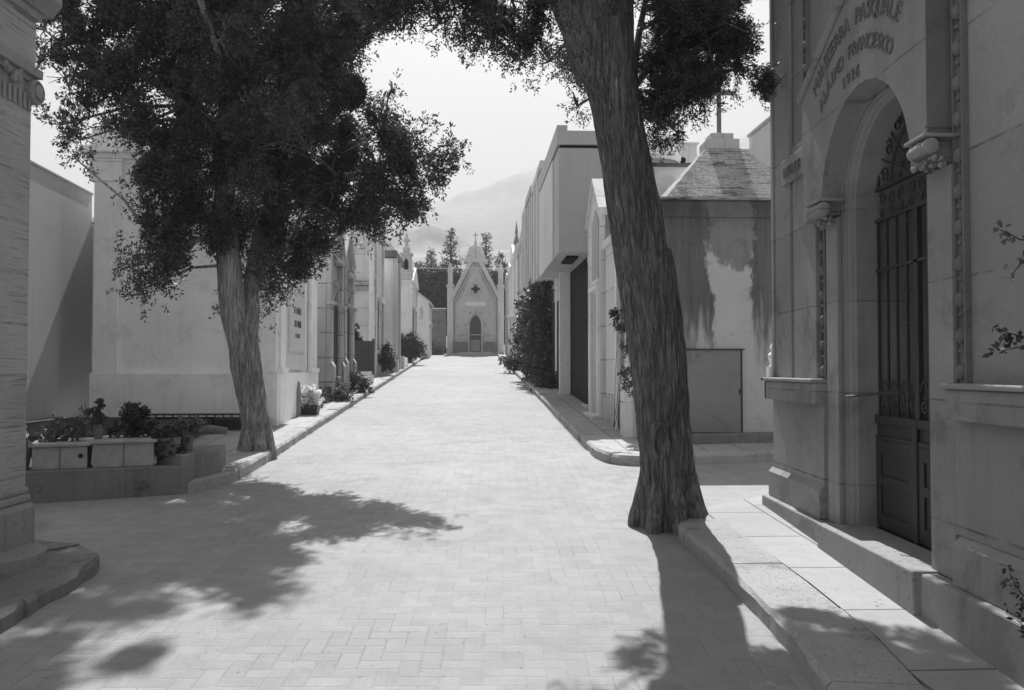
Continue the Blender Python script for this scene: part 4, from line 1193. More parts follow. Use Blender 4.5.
# stained block with pyramid roof
def stained():
    w0 = 11.9
    T = Thing('pyramid_roofed_mausoleum', 'squat tomb with soot-streaked walls, metal hatch and stone pyramid roof', 'mausoleum', (3.7, 13, .6))
    zt = zW(720, 200, w0); zb = .2
    T.part('wall', MB().box(2.215, 4.82, w0, 12.88, zb, zt).box(2.69, 4.82, 12.88, 14.15, zb, zt), M['stained'])
    T.part('band', MB().box(2.235, 4.8, w0-.02, w0-.002, zW(700, 217, w0), zt-.03), M['stained'])
    ua = uW(667, w0); uc = uW(721, w0+1.05); ub = 2*uc-ua
    z0 = zt+.004; wc = w0+1.08; zp = zW(721, 153, wc)
    e = .27; 
    r = MB(); r.box(2.2, 4.84, w0-.04, w0+.05, zt, zt+.035)
    vs = [(ua, w0-.0, z0+.036), (ub, w0-.0, z0+.036), (ub, w0+2.16, z0+.036), (ua, w0+2.16, z0+.036), (uc-e, wc-e, zp), (uc+e, wc-e, zp), (uc+e, wc+e, zp), (uc-e, wc+e, zp)]
    r.add(vs, [(0,1,5,4),(1,2,6,5),(2,3,7,6),(3,0,4,7),(4,5,6,7)])
    T.part('roof', r, M['shingle'])
    p = MB().box(uc-.24, uc+.24, wc-.24, wc+.24, zp-.05, zp+.16); p.box(uc-.17, uc+.17, wc-.17, wc+.17, zp+.161, zp+.26)
    T.part('roof_pedestal', p, M['mid'], bevel=.01)
    c = MB().box(uc-.028, uc+.028, wc-.025, wc+.025, zp+.261, zp+1.25); c.box(uc-.25, uc+.25, wc-.025, wc+.025, zp+.88, zp+.94)
    T.part('cross', c, M['concrete'])
    a, b = uW(682, w0), uW(740, w0)
    zt2, zb2 = zW(700, 350, w0), zW(700, 433, w0)
    h = T.part('hatch', MB().box(a, b, w0-.03, w0-.002, zb2, zt2), M['panel'], label='large blank metal hatch', bevel=.004)
    fr = MB(); fr.box(a-.02, b+.05, w0-.055, w0-.002, zt2+.001, zt2+.018); fr.box(b+.001, b+.02, w0-.04, w0-.002, zb2, zt2); fr.box(a, b, w0-.04, w0-.031, zb2, zb2+.012)
    fr.box(b-.03, b-.01, w0-.045, w0-.031, (zb2+zt2)/2-.04, (zb2+zt2)/2+.04)
    T.part('hatch_frame', fr, M['iron'], parent=h)
    T.part('base_step', MB().box(2.25, uW(742, w0-.25), w0-.28, w0-.003, .3, zW(700, 436, w0-.2)), M['concrete'], bevel=.02)
    T.part('foot_course', MB().box(uW(742, w0-.2)+.01, 4.9, w0-.12, w0-.003, .3, zW(760, 442, w0)), M['concrete'], bevel=.02)
    st = MB().box(2.19, 2.213, 12.05, 12.35, 1.3, 3.3)
    T.part('side_pilaster', MB().box(2.14, 2.2135, w0+.02, w0+.3, .5, 3.4).box(2.08, 2.2135, w0+.0, w0+.34, .5, 1.42), M['white2'], bevel=.01)
stained()
# low coping beside the lane
lw = Thing('low_kerb_wall', 'low mossy masonry ledge running in front of the soot-streaked tomb', 'wall', (3.6, 11.4, .6))
lw.part('wall', MB().add([(2.5, 11.15, .4), (7.5, 11.75, .4), (7.5, 12.0, .4), (2.5, 11.45, .4), (2.5, 11.15, gz(11.3)+KH+.10), (7.5, 11.75, gz(11.3)+KH+.16), (7.5, 12.0, gz(11.3)+KH+.16), (2.5, 11.45, gz(11.3)+KH+.10)],
        [(0,3,2,1),(4,5,6,7),(0,1,5,4),(1,2,6,5),(2,3,7,6),(3,0,4,7)]), M['concrete'], bevel=.02)

# tall grey wall block behind
tg = Thing('tall_rear_mausoleum', 'tall plain pale block rising behind the pyramid roof at right', 'mausoleum', (6, 15.5, .6))
tg.part('wall', MB().box(4.86, 8.5, 12.6, 15.1, .2, 5.65), M['pale']); tg.part('lower_block', MB().box(4.5, 8.5, 15.101, 16.2, .2, 5.45), M['pale'])
tg.part('coping', MB().box(4.83, 8.5, 12.58, 15.13, 5.651, 5.7), M['mid'])
# white rear building with curved attic
def rear_white():
    w0 = 17.2
    ua, ub = uW(640, w0), uW(696, w0)
    def Z(py): return zW(670, py, w0)
    T = Thing('curved_white_mausoleum', 'white tomb with rounded attic seen between the tree and the pyramid roof', 'mausoleum', (3.9, 18.5, .8))
    T.part('wall', MB().box(2.75, ub+1.2, w0, w0+3, .3, Z(167)), M['white'])
    a = MB().box(3.5, ub, w0-.15, w0+2.8, Z(164), Z(146)); a.box(3.45, ub+.04, w0-.2, w0+2.9, Z(146), Z(144.5))
    T.part('attic', a, M['pale'])
    T.part('shadow_band', MB().box(3.0, ub+.1, w0-.1, w0+2.9, Z(167), Z(164)), M['mausd'], label='dark band painted as the shadow line under the attic')  # shadow line below the attic, painted as a dark strip
    l = MB().lathe([(.55, Z(165)-Z(190)), (.58, 0), (.62, .05), (.62, .12), (.001, .12)], (uW(650, w0), w0+.0, Z(165)), 24)
    T.part('rounded_corner', l, M['white'], smooth=False)
    d = MB()
    d.lathe([(.34, 0), (.34, .0), (.30, .2), (.18, .34), (.001, .4)], (uW(662, w0-.8), w0-.8, Z(200)), 20); d.lathe([(.34, -3.0), (.34, 0)], (uW(662, w0-.8), w0-.8, Z(200)), 20)
    T.part('dome', d, M['pale'], smooth=True)
    T.part('vent', MB().lathe([(.001, -.01), (.06, -.01), (.06, .01)], (uW(682, w0), w0-.151, Z(162)), 12, 'y'), M['dark'])
rear_white()

# cantilever modern tomb
def modern():
    S = 1.63; w0, w1 = 16.25, 20.6
    zt = zW(575, 131, w0); zb = zW(562, 252, w0)
    T = Thing('overhanging_modern_mausoleum', 'tall plain grey box tomb whose upper storey overhangs a dark slatted doorway', 'mausoleum', (3, 18.4, .8))
    T.part('upper_storey', MB().box(S, 3.0, w0, w1, zb, zt-.32), M['grey'])
    p = MB().box(S-.03, 3.03, w0-.03, w1+.03, zt-.26, zt); p.box(S-.032, S+.16, w0-.032, w1+.03, zt+.001, zt+.1)
    T.part('parapet', p, M['grey'])
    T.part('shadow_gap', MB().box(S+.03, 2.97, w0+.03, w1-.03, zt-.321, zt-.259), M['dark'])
    T.part('side_panel', MB().box(S-.03, S-.001, w0+.95, w1, zb-.02, zt-.33), M['pale'])
    T.part('lower_wall', MB().box(2.66, 3.0, w0+.0, w1, .4, zb-.001).box(2.2, 2.66, 19.75, w1, .4, zb-.001), M['grey'])
    T.part('pillar', MB().box(1.98, 2.22, 19.6, 19.745, .5, zb-.001), M['white'])
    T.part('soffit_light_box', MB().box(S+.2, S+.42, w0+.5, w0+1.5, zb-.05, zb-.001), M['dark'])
    sl = MB(); w = 16.35
    while w < 19.55:
        sl.box(2.24, 2.30, w, w+.035, gz(16)+.15, zb-.002); w += .15
    for z in (1.6, 2.6, 3.3): sl.box(2.301, 2.33, 16.3, 19.58, z, z+.04)
    T.part('slatted_gate', sl, M['irong'])
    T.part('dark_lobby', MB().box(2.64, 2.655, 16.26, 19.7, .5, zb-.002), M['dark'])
    T.part('threshold', MB().box(2.12, 2.6, 16.2, 19.7, .4, gz(16)+.17), M['pale'])
modern()
# receding row of tall slabs
lab = ['tall pale tomb directly beyond the grey overhanging box', 'tall plain tomb second beyond the grey overhanging box', 'tall plain tomb third beyond the grey overhanging box', 'tall plain tomb fourth beyond the grey box, first edge against the hill']
S2 = 1.66
ws_ = [20.68, wU(538, S2), wU(531.5, S2), wU(526, S2), wU(522, S2)]
tops = [(538, 170), (532, 186), (526.5, 200), (522.5, 213)]
for k in range(4):
    a, b = ws_[k]+.02, ws_[k+1]-.02
    zt = zU(tops[k][0], tops[k][1], S2); zg = gz(a)
    m_ = (M['grey'], M['pale'], M['mid'], M['pale'])[k]
    t = Thing('tall_slab_mausoleum', lab[k], 'mausoleum', (3, (a+b)/2, zg), group='tall slab tombs on the right side')
    t.part('upper_storey', MB().box(S2+.02*(k % 2), 4.2, a, b, zg+2.9, zt-.25), m_)
    t.part('lower_wall', MB().box(2.15, 4.2, a, b, zg-.3, zg+2.899), m_)
    t.part('parapet', MB().box(S2-.03+.02*(k % 2), 4.22, a, b, zt-.20, zt).box(S2+.05, 4.1, a+.02, b-.02, zt-.249, zt-.201), m_)
    f_ = MB()
    for q in (a+.12, (a+b)/2-.1, b-.32): f_.box(S2-.02, S2+.015, q, q+.2, zg+2.9, zt-.26)
    t.part('fluting', f_, m_, bevel=.006)
    t.part('door', MB().box(2.12, 2.149, (a+b)/2-.45, (a+b)/2+.45, zg+.1, zg+2.3), M['doorw'])
S = 2.12
wp0 = ws_[-1]
far = [(522, 243, 'mid', .5), (518, 246, 'pale', .0), (515, 254, 'white2', .7), (512, 268, 'pale', .5), (509, 276, 'mid', .4)]
wp = ws_[-1]+.1
lab2 = ['lower stone tomb right after the tall row on the right', 'flat-topped pale tomb midway down the far right row', 'gabled tomb with small spire on the far right side', 'low pale gabled tomb near the far end at right', 'last low tomb on the right before the end chapel']
for k, (px, py, mm, gb) in enumerate(far):
    b = wU(px-3.2, S) if k < 4 else 53.0
    b = min(b, 53.0)
    if b-wp < .8: b = wp+1.6
    zt = zU(px, py, S)
    t, of = tomb('row_mausoleum', lab2[k], S, 5, wp+.05, b-.05, zt, M[mm], -1, cornice=.1, ch=.25, plinth=.5, gable=gb, pil=True, door=((wp+b)/2-.4, (wp+b)/2+.4, 2.1, M['doorw']), group='lower tombs at the far right')
    if k == 2:
        t.part('spire', MB().lathe([(.12, 0), (.10, .5), (.16, .55), (.05, 1.0), (.08, 1.1), (.001, 1.7)], (S+.1, wp+.3, zt+.02), 8), M['mausd'])
    wp = b

# ================================================================== TREES
def catmull(pts, n):
    P = [pts[0]]+list(pts)+[pts[-1]]; out = []
    segs = len(pts)-1
    for i in range(n):
        t = i/(n-1)*segs; k = min(int(t), segs-1); f = t-k
        p0, p1, p2, p3 = [np.array(P[k+j], float) for j in range(4)]
        out.append(.5*((2*p1)+(-p0+p2)*f+(2*p0-5*p1+4*p2-p3)*f*f+(-p0+3*p1-3*p2+p3)*f**3))
    return out
def bark_tube(pts, n_along, n_around, amp, lobes=0.12, seed=0, freq=5.0, flare=0.0):
    """pts: (x,y,z,r)"""
    mb = MB(); C = catmull(pts, n_along); a = Vector((1, 0, 0)); arc = 0; prev = None
    for i, c in enumerate(C):
        p = Vector(c[:3]); r = c[3]
        q0 = Vector(C[max(0, i-1)][:3]); q1 = Vector(C[min(len(C)-1, i+1)][:3]); d = (q1-q0).normalized()
        a = (a - d*a.dot(d)).normalized(); b = d.cross(a)
        if prev is not None: arc += (p-prev).length
        prev = p
        for k in range(n_around):
            t = 2*math.pi*k/n_around; ct, st = math.cos(t), math.sin(t)
            tw = t + arc*.25
            lob = noise.noise(Vector((math.cos(tw)*1.1+seed, math.sin(tw)*1.1, arc*.35)))
            lob2 = noise.noise(Vector((math.cos(tw)*2.4+seed, math.sin(tw)*2.4, arc*.6+7)))
            n1 = noise.noise(Vector((math.cos(tw)*freq+seed, math.sin(tw)*freq, arc*1.5)))
            n2 = noise.noise(Vector((math.cos(tw)*freq*2.2+seed, math.sin(tw)*freq*2.2, arc*3.2+3)))
            rid = max(-.6, 1-abs(n1)*4.5)*.6 + max(-.6, 1-abs(n2)*4.0)*.45
            rr = r*(1+lobes*lob+lobes*.5*lob2) - amp*(rid)
            mb.v.append(tuple(p+(a*ct+b*st)*rr))
    for i in range(len(C)-1):
        for k in range(n_around):
            k2 = (k+1) % n_around
            mb.f.append((i*n_around+k, i*n_around+k2, (i+1)*n_around+k2, (i+1)*n_around+k))
    mb.f.append(tuple((len(C)-1)*n_around+k for k in range(n_around)))
    return mb

def px3(px, py, Y): return onY(px, py, Y)
def trunk_pts(rows, Y, dY=0.0):
    out = []
    for i, (py, xl, xr) in enumerate(rows):
        yy = Y + dY*i/(len(rows)-1)
        c = px3((xl+xr)/2, py, yy); out.append((c[0], c[1], c[2], (xr-xl)/2/F*yy*.89))
    return out

SUBD = 5.6
def big_tree(name, label, base, trunk, limbs, blobs, leafm, barkm, dens, per, ll, lw, amp, slen, sub, twigs=1, nleafdroop=.3, drop=()):
    T = Thing(name, label, 'tree', base, street=False)
    tr = T.part('trunk', trunk, barkm, smooth=True)
    lm = []
    for i, (pts, na) in enumerate(limbs):
        T.part('limb', bark_tube(pts, max(10, int(na)), 28 if i < 2 else 14, amp*(.8 if i < 2 else .25), .08, seed=i*3.1, freq=3.5), barkm, smooth=True)
    tips = [Vector(p[:3]) for pts, _ in limbs for p in catmull(pts, 12)[3:]]
    tw = MB(); rnd = random.Random(4)
    for (x, y, z, r) in [b_[:4] for b_ in blobs]:
        c = Vector((x, y, z))
        q = min(tips, key=lambda p: (p-c).length + (0.6 if p.z > c.z+.4 else 0))
        dist = (c-q).length
        mid = (q+c)/2 + Vector((rnd.uniform(-.12, .12), rnd.uniform(-.12, .12), rnd.uniform(-.05, .2)))*min(1, dist)
        tw.tube([q, mid, c], [.022+.012*r, .016, .009], 6)
        for _ in range(int(5+7*r)):
            d = Vector((rnd.gauss(0, 1), rnd.gauss(0, 1), rnd.gauss(-.1, .8))).normalized()
            e = c + d*r*rnd.uniform(.6, 1.0)
            m_ = (c+e)/2 + Vector((rnd.uniform(-.06, .06), rnd.uniform(-.06, .06), rnd.uniform(0, .12)))
            tw.tube([c, m_, e], [.010, .006, .003], 5, False)
    T.part('branches', tw, barkm)
    P, D = blob_points(blobs, dens, sub, 2.0, SUBD)
    V = leaves(P, D, per, slen, ll, lw, .75, nleafdroop)
    put_leaves(T, 'crown', V, leafm)
    return T

# ---- right tree
YR = 7.15
rows = [(530, 634, 703), (515, 636, 698), (495, 637, 694), (460, 636, 691), (400, 631, 688), (330, 622, 683), (260, 612, 672), (200, 603, 661), (150, 596, 650), (100, 586, 640), (60, 573, 632), (28, 562, 630)]
tp = trunk_pts(rows, YR, -.1)
b0 = tp[0]; tp = [(b0[0], b0[1], b0[2]-.35, b0[3]*1.12)] + tp
trunkR = bark_tube(tp, 300, 240, .014, .07, seed=2.2, freq=6.0)
def add_roots(tb, cx, cy, r0_, n_, seed):
    rn = random.Random(seed)
    zg_ = gzw(cx, cy)
    for k in range(n_):
        a = 2*math.pi*(k+rn.uniform(-.25, .25))/n_
        ca, sa = math.cos(a), math.sin(a)
        e = r0_*rn.uniform(.04, .13)
        m_ = bark_tube([(cx+ca*r0_*.72, cy+sa*r0_*.72, zg_+.42, .05), (cx+ca*r0_*.86, cy+sa*r0_*.86, zg_+.18, .075), (cx+ca*(r0_+e*.5), cy+sa*(r0_+e*.5), zg_+.05, .07), (cx+ca*(r0_+e*1.4), cy+sa*(r0_+e*1.6), zg_-.10, .05)], 22, 22, .006, .1, seed=k*1.7)
        tb.add(m_.v, m_.f)
add_roots(trunkR, tp[1][0], tp[1][1], tp[1][3], 8, 3)
sc_pts = []
for k in range(17):
    a = 2*math.pi*k/16; q = px3(660+7*math.cos(a), 440+17*math.sin(a), 7.15-.235-.012*math.cos(a)); sc_pts.append((*q, .022+.008*math.sin(a*2)))
m3 = bark_tube(sc_pts, 60, 12, .004, .1, seed=4); trunkR.add(m3.v, m3.f)
# buttress stem fused on the right flank
bt = trunk_pts([(532, 676, 706), (505, 672, 703), (470, 670, 696), (420, 668, 691), (340, 664, 686), (250, 652, 673)], YR-.05, .05)
b0 = bt[0]; bt = [(b0[0]+.02, b0[1]-.03, b0[2]-.35, b0[3]*1.25)] + bt
m2 = bark_tube(bt, 120, 56, .012, .08, seed=8.2, freq=3.5); trunkR.add(m2.v, m2.f)
def L3(*a): return [(*px3(px, py, Y), r) for px, py, Y, r in a]
limbsR = [
    (L3((600, 75, 7.1, .20), (585, 30, 7.0, .19), (572, 0, 6.9, .175), (548, -60, 6.7, .15), (520, -160, 6.4, .11), (500, -300, 6.2, .06)), 60),
    (L3((612, 80, 7.15, .18), (614, 30, 7.2, .165), (618, -20, 7.3, .15), (630, -110, 7.5, .12), (640, -240, 7.6, .09), (640, -400, 7.6, .05)), 60),
    (L3((640, 110, 7.25, .07), (634, 85, 7.3, .035), (638, 40, 7.4, .03), (650, -20, 7.5, .02)), 20),
    (L3((634, 88, 7.3, .035), (650, 60, 7.5, .03), (668, 0, 7.7, .025), (690, -80, 7.9, .02)), 20),
    (L3((640, 108, 7.25, .05), (680, 85, 7.4, .035), (720, 60, 7.6, .025), (750, 20, 7.7, .015)), 20),
    (L3((560, -30, 6.8, .08), (520, -60, 6.5, .05), (460, -50, 6.2, .035), (400, -30, 5.9, .02)), 24),
    (L3((556, -20, 6.8, .05), (536, 20, 6.6, .02), (528, 45, 6.5, .012)), 12),
]
def B(*a): return [(*px3(px, py, Y), r*(.92 if left_sparse(px, py) else 1), .5 if left_sparse(px, py) else (.6 if px < 560 and py < 90 and Y < 6.7 else (.42 if Y > 9 and py < -40 else 1.0))) for px, py, Y, r in a]
def left_sparse(px, py): return px < 155 and py < 170
rr = random.Random(9)
blobR = B((395, -20, 6.0, .30), (425, -5, 6.1, .30), (455, -5, 6.1, .30), (440, 22, 6.1, .16), (470, 5, 6.0, .26), (500, -10, 6.2, .34), (500, 25, 6.2, .18), (522, 35, 6.3, .20), (512, 0, 6.4, .26), (530, 46, 6.4, .12), (522, 60, 6.3, .08),
          (573, 72, 7.45, .08), (577, 106, 7.5, .05), (548, 62, 7.0, .08), (590, 60, 7.75, .2), (410, 8, 6.0, .15), (380, -10, 5.9, .2),
          (665, 100, 6.95, .28), (690, 60, 7.05, .45), (705, 30, 6.95, .44), (735, 70, 7.05, .27), (728, 18, 7.1, .27), (688, 104, 6.95, .18), (685, 20, 7.2, .32), (650, 122, 6.95, .09), (672, 128, 6.95, .10), (712, 78, 6.95, .15), (700, 0, 7.15, .45), (738, 45, 7.15, .14),
          (650, -60, 6.95, .6), (700, -70, 6.95, .6), (600, -125, 7.3, .6), (530, -100, 6.6, .45), (450, -80, 6.3, .5), (480, -160, 6.4, .6), (560, -200, 6.8, .7), (640, -220, 7.4, .8), (720, -160, 6.95, .6), (600, -330, 7.2, .8), (660, -380, 7.15, .7), (520, -300, 6.5, .6), (620, -500, 7.4, .7),
          (690, 60, 7.6, .28), (720, 20, 7.6, .3), (660, 60, 7.7, .2))
big_tree('cypress_tree', 'thick leaning cypress with deeply fissured trunk at the right kerb', (tp[1][0], tp[1][1], gzw(tp[1][0], tp[1][1])), trunkR, limbsR, blobR, M['leaf'], M['bark'],
         7000, 20, .025, .0056, .016, .08, .06)

# ---- left tree
YL = 10.75
rowsL = [(464, 241, 273), (455, 243, 272), (430, 241, 269), (400, 236, 266), (370, 230, 262), (340, 227, 258), (320, 224, 254)]
tpL = trunk_pts(rowsL, YL, -.02)
b0 = tpL[0]; tpL = [(b0[0], b0[1], b0[2]-.3, b0[3]*1.1)] + tpL
trunkL = bark_tube(tpL, 160, 150, .015, .09, seed=5.2, freq=5)
add_roots(trunkL, tpL[1][0], tpL[1][1], tpL[1][3], 6, 8)
limbsL = [
    (L3((243, 350, 10.72, .15), (233, 310, 10.68, .155), (229, 260, 10.65, .14), (225, 200, 10.6, .125), (228, 100, 10.6, .11), (240, 0, 10.6, .09), (240, -120, 10.6, .07), (240, -260, 10.6, .04)), 70),
    (L3((248, 345, 10.8, .12), (250, 310, 10.85, .12), (252, 280, 10.9, .10), (262, 230, 11.0, .09), (290, 150, 11.1, .075), (310, 60, 11.2, .055), (320, -60, 11.2, .035)), 60),
    (L3((228, 170, 10.6, .07), (190, 110, 10.4, .05), (130, 70, 10.2, .04), (80, 60, 10.0, .025)), 24),
    (L3((262, 230, 11.0, .06), (320, 190, 10.9, .045), (380, 165, 10.7, .03), (430, 155, 10.5, .018)), 24),
    (L3((226, 240, 10.6, .04), (200, 240, 10.3, .03), (160, 250, 10.1, .018)), 16),
    (L3((235, 120, 10.6, .06), (220, 60, 9.9, .04), (200, 0, 9.4, .03)), 18),
    (L3((240, 120, 10.6, .06), (270, 60, 11.4, .04), (290, 0, 11.9, .03)), 18),
]
blobL = B((230, 60, 10.6, .95), (160, 50, 10.3, .72), (110, 55, 10.1, .62), (70, 45, 9.9, .50), (68, 85, 9.9, .40), (60, 125, 9.85, .20), (80, 140, 9.9, .18), (108, 125, 10.0, .22), (95, 20, 10.0, .55), (130, 100, 10.1, .30), (75, 158, 9.9, .1), (45, 30, 9.8, .3), (150, -10, 10.3, .7),
          (190, 130, 10.4, .75), (250, 150, 10.5, .85), (300, 110, 10.8, .85), (180, 190, 10.3, .48), (165, 225, 10.2, .34), (150, 262, 10.15, .24), (170, 250, 10.2, .22), (145, 190, 10.2, .18), (140, 290, 10.1, .1), (158, 282, 10.15, .15),
          (210, 220, 10.4, .42), (250, 230, 10.9, .50), (275, 265, 10.95, .30), (262, 290, 11.0, .18), (245, 300, 11.1, .18), (300, 220, 10.9, .48), (335, 190, 10.8, .52), (310, 250, 10.9, .26), (350, 225, 10.8, .28),
          (365, 145, 10.7, .42), (345, 100, 10.8, .50), (385, 125, 10.6, .22), (375, 185, 10.6, .34), (400, 170, 10.5, .34), (395, 205, 10.5, .22), (415, 145, 10.5, .20), (428, 165, 10.4, .20), (410, 195, 10.4, .2), (447, 155, 10.4, .09), (452, 145, 10.4, .07), (388, 98, 10.6, .08), (350, 55, 10.8, .42), (340, 15, 10.8, .5), (362, 20, 10.8, .3), (320, 60, 10.9, .6),
          (300, 20, 11.0, .8), (240, 0, 10.6, .9), (190, 0, 10.5, .8), (230, 130, 11.5, .55), (290, 60, 11.8, .5), (220, 40, 9.7, .5), (290, 120, 9.9, .4),
          (200, -90, 10.6, 1.0), (280, -90, 10.8, 1.0), (120, -60, 10.2, .7), (340, -60, 11.0, .6), (240, -190, 10.7, 1.0), (240, -290, 10.7, .7), (220, -60, 9.5, .8), (260, -80, 12.0, .8), (170, -150, 10.2, .7), (310, -170, 11.0, .7))
big_tree('cypress_tree', 'forked cypress with a broad dark crown on the left pavement', (tpL[1][0], tpL[1][1], gzw(tpL[1][0], tpL[1][1])+KH), trunkL, limbsL, blobL, M['leaf'], M['bark2'],
         3400, 15, .044, .010, .012, .12, .085)

# ---- far conifers
def conifer(label, px, ytop, Y, h, wid, dens=1.0, ragged=.5):
    X, _, zt = px3(px, ytop, Y); zb = zt-h
    T = Thing('conifer_tree', label, 'tree', (X, Y, zb), street=False, group='conifers behind the end chapel')
    T.part('trunk', MB().tube([(X, Y, zb), (X, Y, zt-.2)], [.18, .03], 8), M['stem'])
    P = []; D = []
    z = zb+h*.1
    while z < zt-.1:
        f = (zt-z)/h
        for _ in range(int((3+9*f)*dens)+2):
            a = random.uniform(0, 6.28); L = wid*f**.85*(.75+.35*math.sin(z*9.0+a*.5))*random.uniform(1-ragged, 1.1)+.10
            for s in range(max(2, int(L/.16))):
                q = (s+.6)/max(2, int(L/.16))*L
                P.append((X+q*math.cos(a)+random.gauss(0, .05), Y+q*math.sin(a)+random.gauss(0, .05), z+.12*q-.0+random.gauss(0, .07))); D.append((math.cos(a)*.7, math.sin(a)*.7, .25))
        z += h*.022*random.uniform(.7, 1.3)
    P = np.array(P); D = unit(np.array(D)+rng.normal(size=P.shape)*.3)
    put_leaves(T, 'crown', leaves(P, D, 9, .22, .11, .03, .8, .1), M['leaff'])
conifer('tallest spiky conifer just left of the chapel cupola', 451, 229, 62, 8.2, 2.0, ragged=.6)
conifer('ragged conifer just right of the chapel cross', 486, 233, 63, 8.0, 1.9, ragged=.7)
conifer('shorter conifer standing left of the tallest one', 431, 249, 66, 7.2, 1.6)
conifer('small dark conifer at the right shoulder of the chapel', 500, 252, 68, 7.0, 1.0)
conifer('small conifer partly behind the right row of tombs', 505, 262, 66, 6.2, 1.0)
conifer('low bushy conifer behind the tower finial tomb', 418, 262, 64, 6.0, 1.7)
shrub('evergreen_thicket', 'broad dark evergreen tree filling the gap left of the chapel', (-8.3+.5, 60, 2.8),
      [(*px3(px, py, Yy), r) for px, py, Yy, r in ((420, 288, 60, .9), (434, 286, 60, 1.0), (428, 298, 60, 1.1), (442, 295, 60, .9), (415, 300, 60, .9), (436, 308, 60, 1.0), (450, 286, 61, .8), (495, 292, 61, .7), (503, 294, 61, .7))],
      M['leaff'], 900, street=False, ll=.2, lw=.06, slen=.35, sub=.28, cat='tree')

# ================================================================== PLANTS
# right climbing shrub
bl = []
for (px, py, w, r) in ((538, 300, 23.6, .26), (546, 300, 23.4, .28), (532, 320, 24.4, .26), (543, 325, 23.4, .34), (537, 345, 23.8, .36), (547, 350, 23.0, .30), (530, 352, 24.8, .28), (541, 286, 24.0, .18), (549, 278, 23.6, .14), (522, 340, 27, .20), (529, 358, 26, .2), (532, 370, 24.6, .28), (545, 370, 23.2, .28), (524, 348, 27, .16), (551, 290, 23.0, .12), (526, 305, 25.5, .14), (529, 314, 25.2, .22), (524, 328, 26, .2)):
    bl.append((uW(px, w), w, zW(px, py, w), r))
shrub('climbing_shrub', 'large dark leafy climbing shrub against the tall tombs on the right', (2.0, 24.0, gz(24)+.1), bl, M['leafm'], 2200, ll=.075, lw=.028, slen=.13, sub=.10, stems=9)
def low(label, px, py, w, r, m, name='low_shrub', group='low shrubs along the tomb walls', dens=2600, ll=.06):
    u = uW(px, w); z = zW(px, py, w)
    shrub(name, label, (u, w, gz(w)+.1), [(u, w, z, r), (u-.6*r, w+.2, z-.15*r, r*.8), (u+.5*r, w-.2, z-.3*r, r*.7)], m, dens, ll=ll, lw=ll*.36, slen=.1, sub=.07, group=group)
low('low bush at the foot of the large climbing shrub on the right', 549, 384, 21.9, .24, M['leafb'])
low('round dark bush at the foot of the right row, beyond the climbing shrub', 517, 362, 31, .35, M['leafm'])
low('pale low bush by the buttressed ashlar tomb on the left', 336, 392, 18.2, .24, M['leafl'])
low('mid-sized low bush beside the narrow gabled tomb on the left', 350, 384, 20.6, .30, M['leafm'])
low('dark upright bush in front of the tall tomb past the wire fence', 380, 357, 27.9, .36, M['leafb'])
low('rounded dark bush by the gothic tomb tower', 409, 346, 38.0, .55, M['leafb'])
low('small pale bush at the left corner of the end chapel', 436, 347, 52.5, .5, M['leafl'])
low('faint pale bush between the squat posts on the left', 390, 358, 31.2, .25, M['leafl'])
# flower vase by the white block
u = uW(308.5, 15.3); w = 15.3; z = gz(w)+KH
fv = Thing('flower_pot', 'dark square pot of white flowers on the sunlit left pavement', 'flower pot', (u, w, z))
fv.part('pot', MB().box(u-.17, u+.17, w-.14, w+.14, z, z+.15, -.015), M['iron'], bevel=.01)
zf = zW(307, 398, w)
P, D = blob_points([(u, w, zf, .17), (u+.1, w, zf+.02, .13), (u-.12, w, zf-.03, .13), (u, w, zf+.1, .11)], 5200, .035, 1.6, 50)
put_leaves(fv, 'petals', leaves(P, D, 8, .05, .045, .02, .9, .1), M['flower'])
st = MB()
for k in range(9): st.tube([(u+random.uniform(-.05, .05), w, z+.12), (u+random.uniform(-.15, .15), w+random.uniform(-.1, .1), zf)], .008, 5)
fv.part('stems', st, M['stem'])
low('little dark-leaved plant between the white flowers and the ashlar tomb', 317, 402, 16.6, .12, M['leafm'], ll=.05)
# sprig growing by the white chapel on the right
u = 2.1; 
shrub('wall_creeper', 'thin creeper climbing the white tomb wall beside the right trunk', (2.12, 12.75, .75), [(2.10, wU(619, 2.1), zU(619, 315, 2.1), .09), (2.1, wU(624, 2.1), zU(624, 330, 2.1), .07), (2.1, wU(626, 2.1), zU(626, 350, 2.1), .06), (2.1, wU(627, 2.1), zU(627, 372, 2.1), .05), (2.1, wU(628, 2.1), zU(628, 385, 2.1), .05)], M['leafm'], 5000, ll=.04, lw=.016, slen=.06, sub=.03, cat='creeper', stems=5, sr=.35)

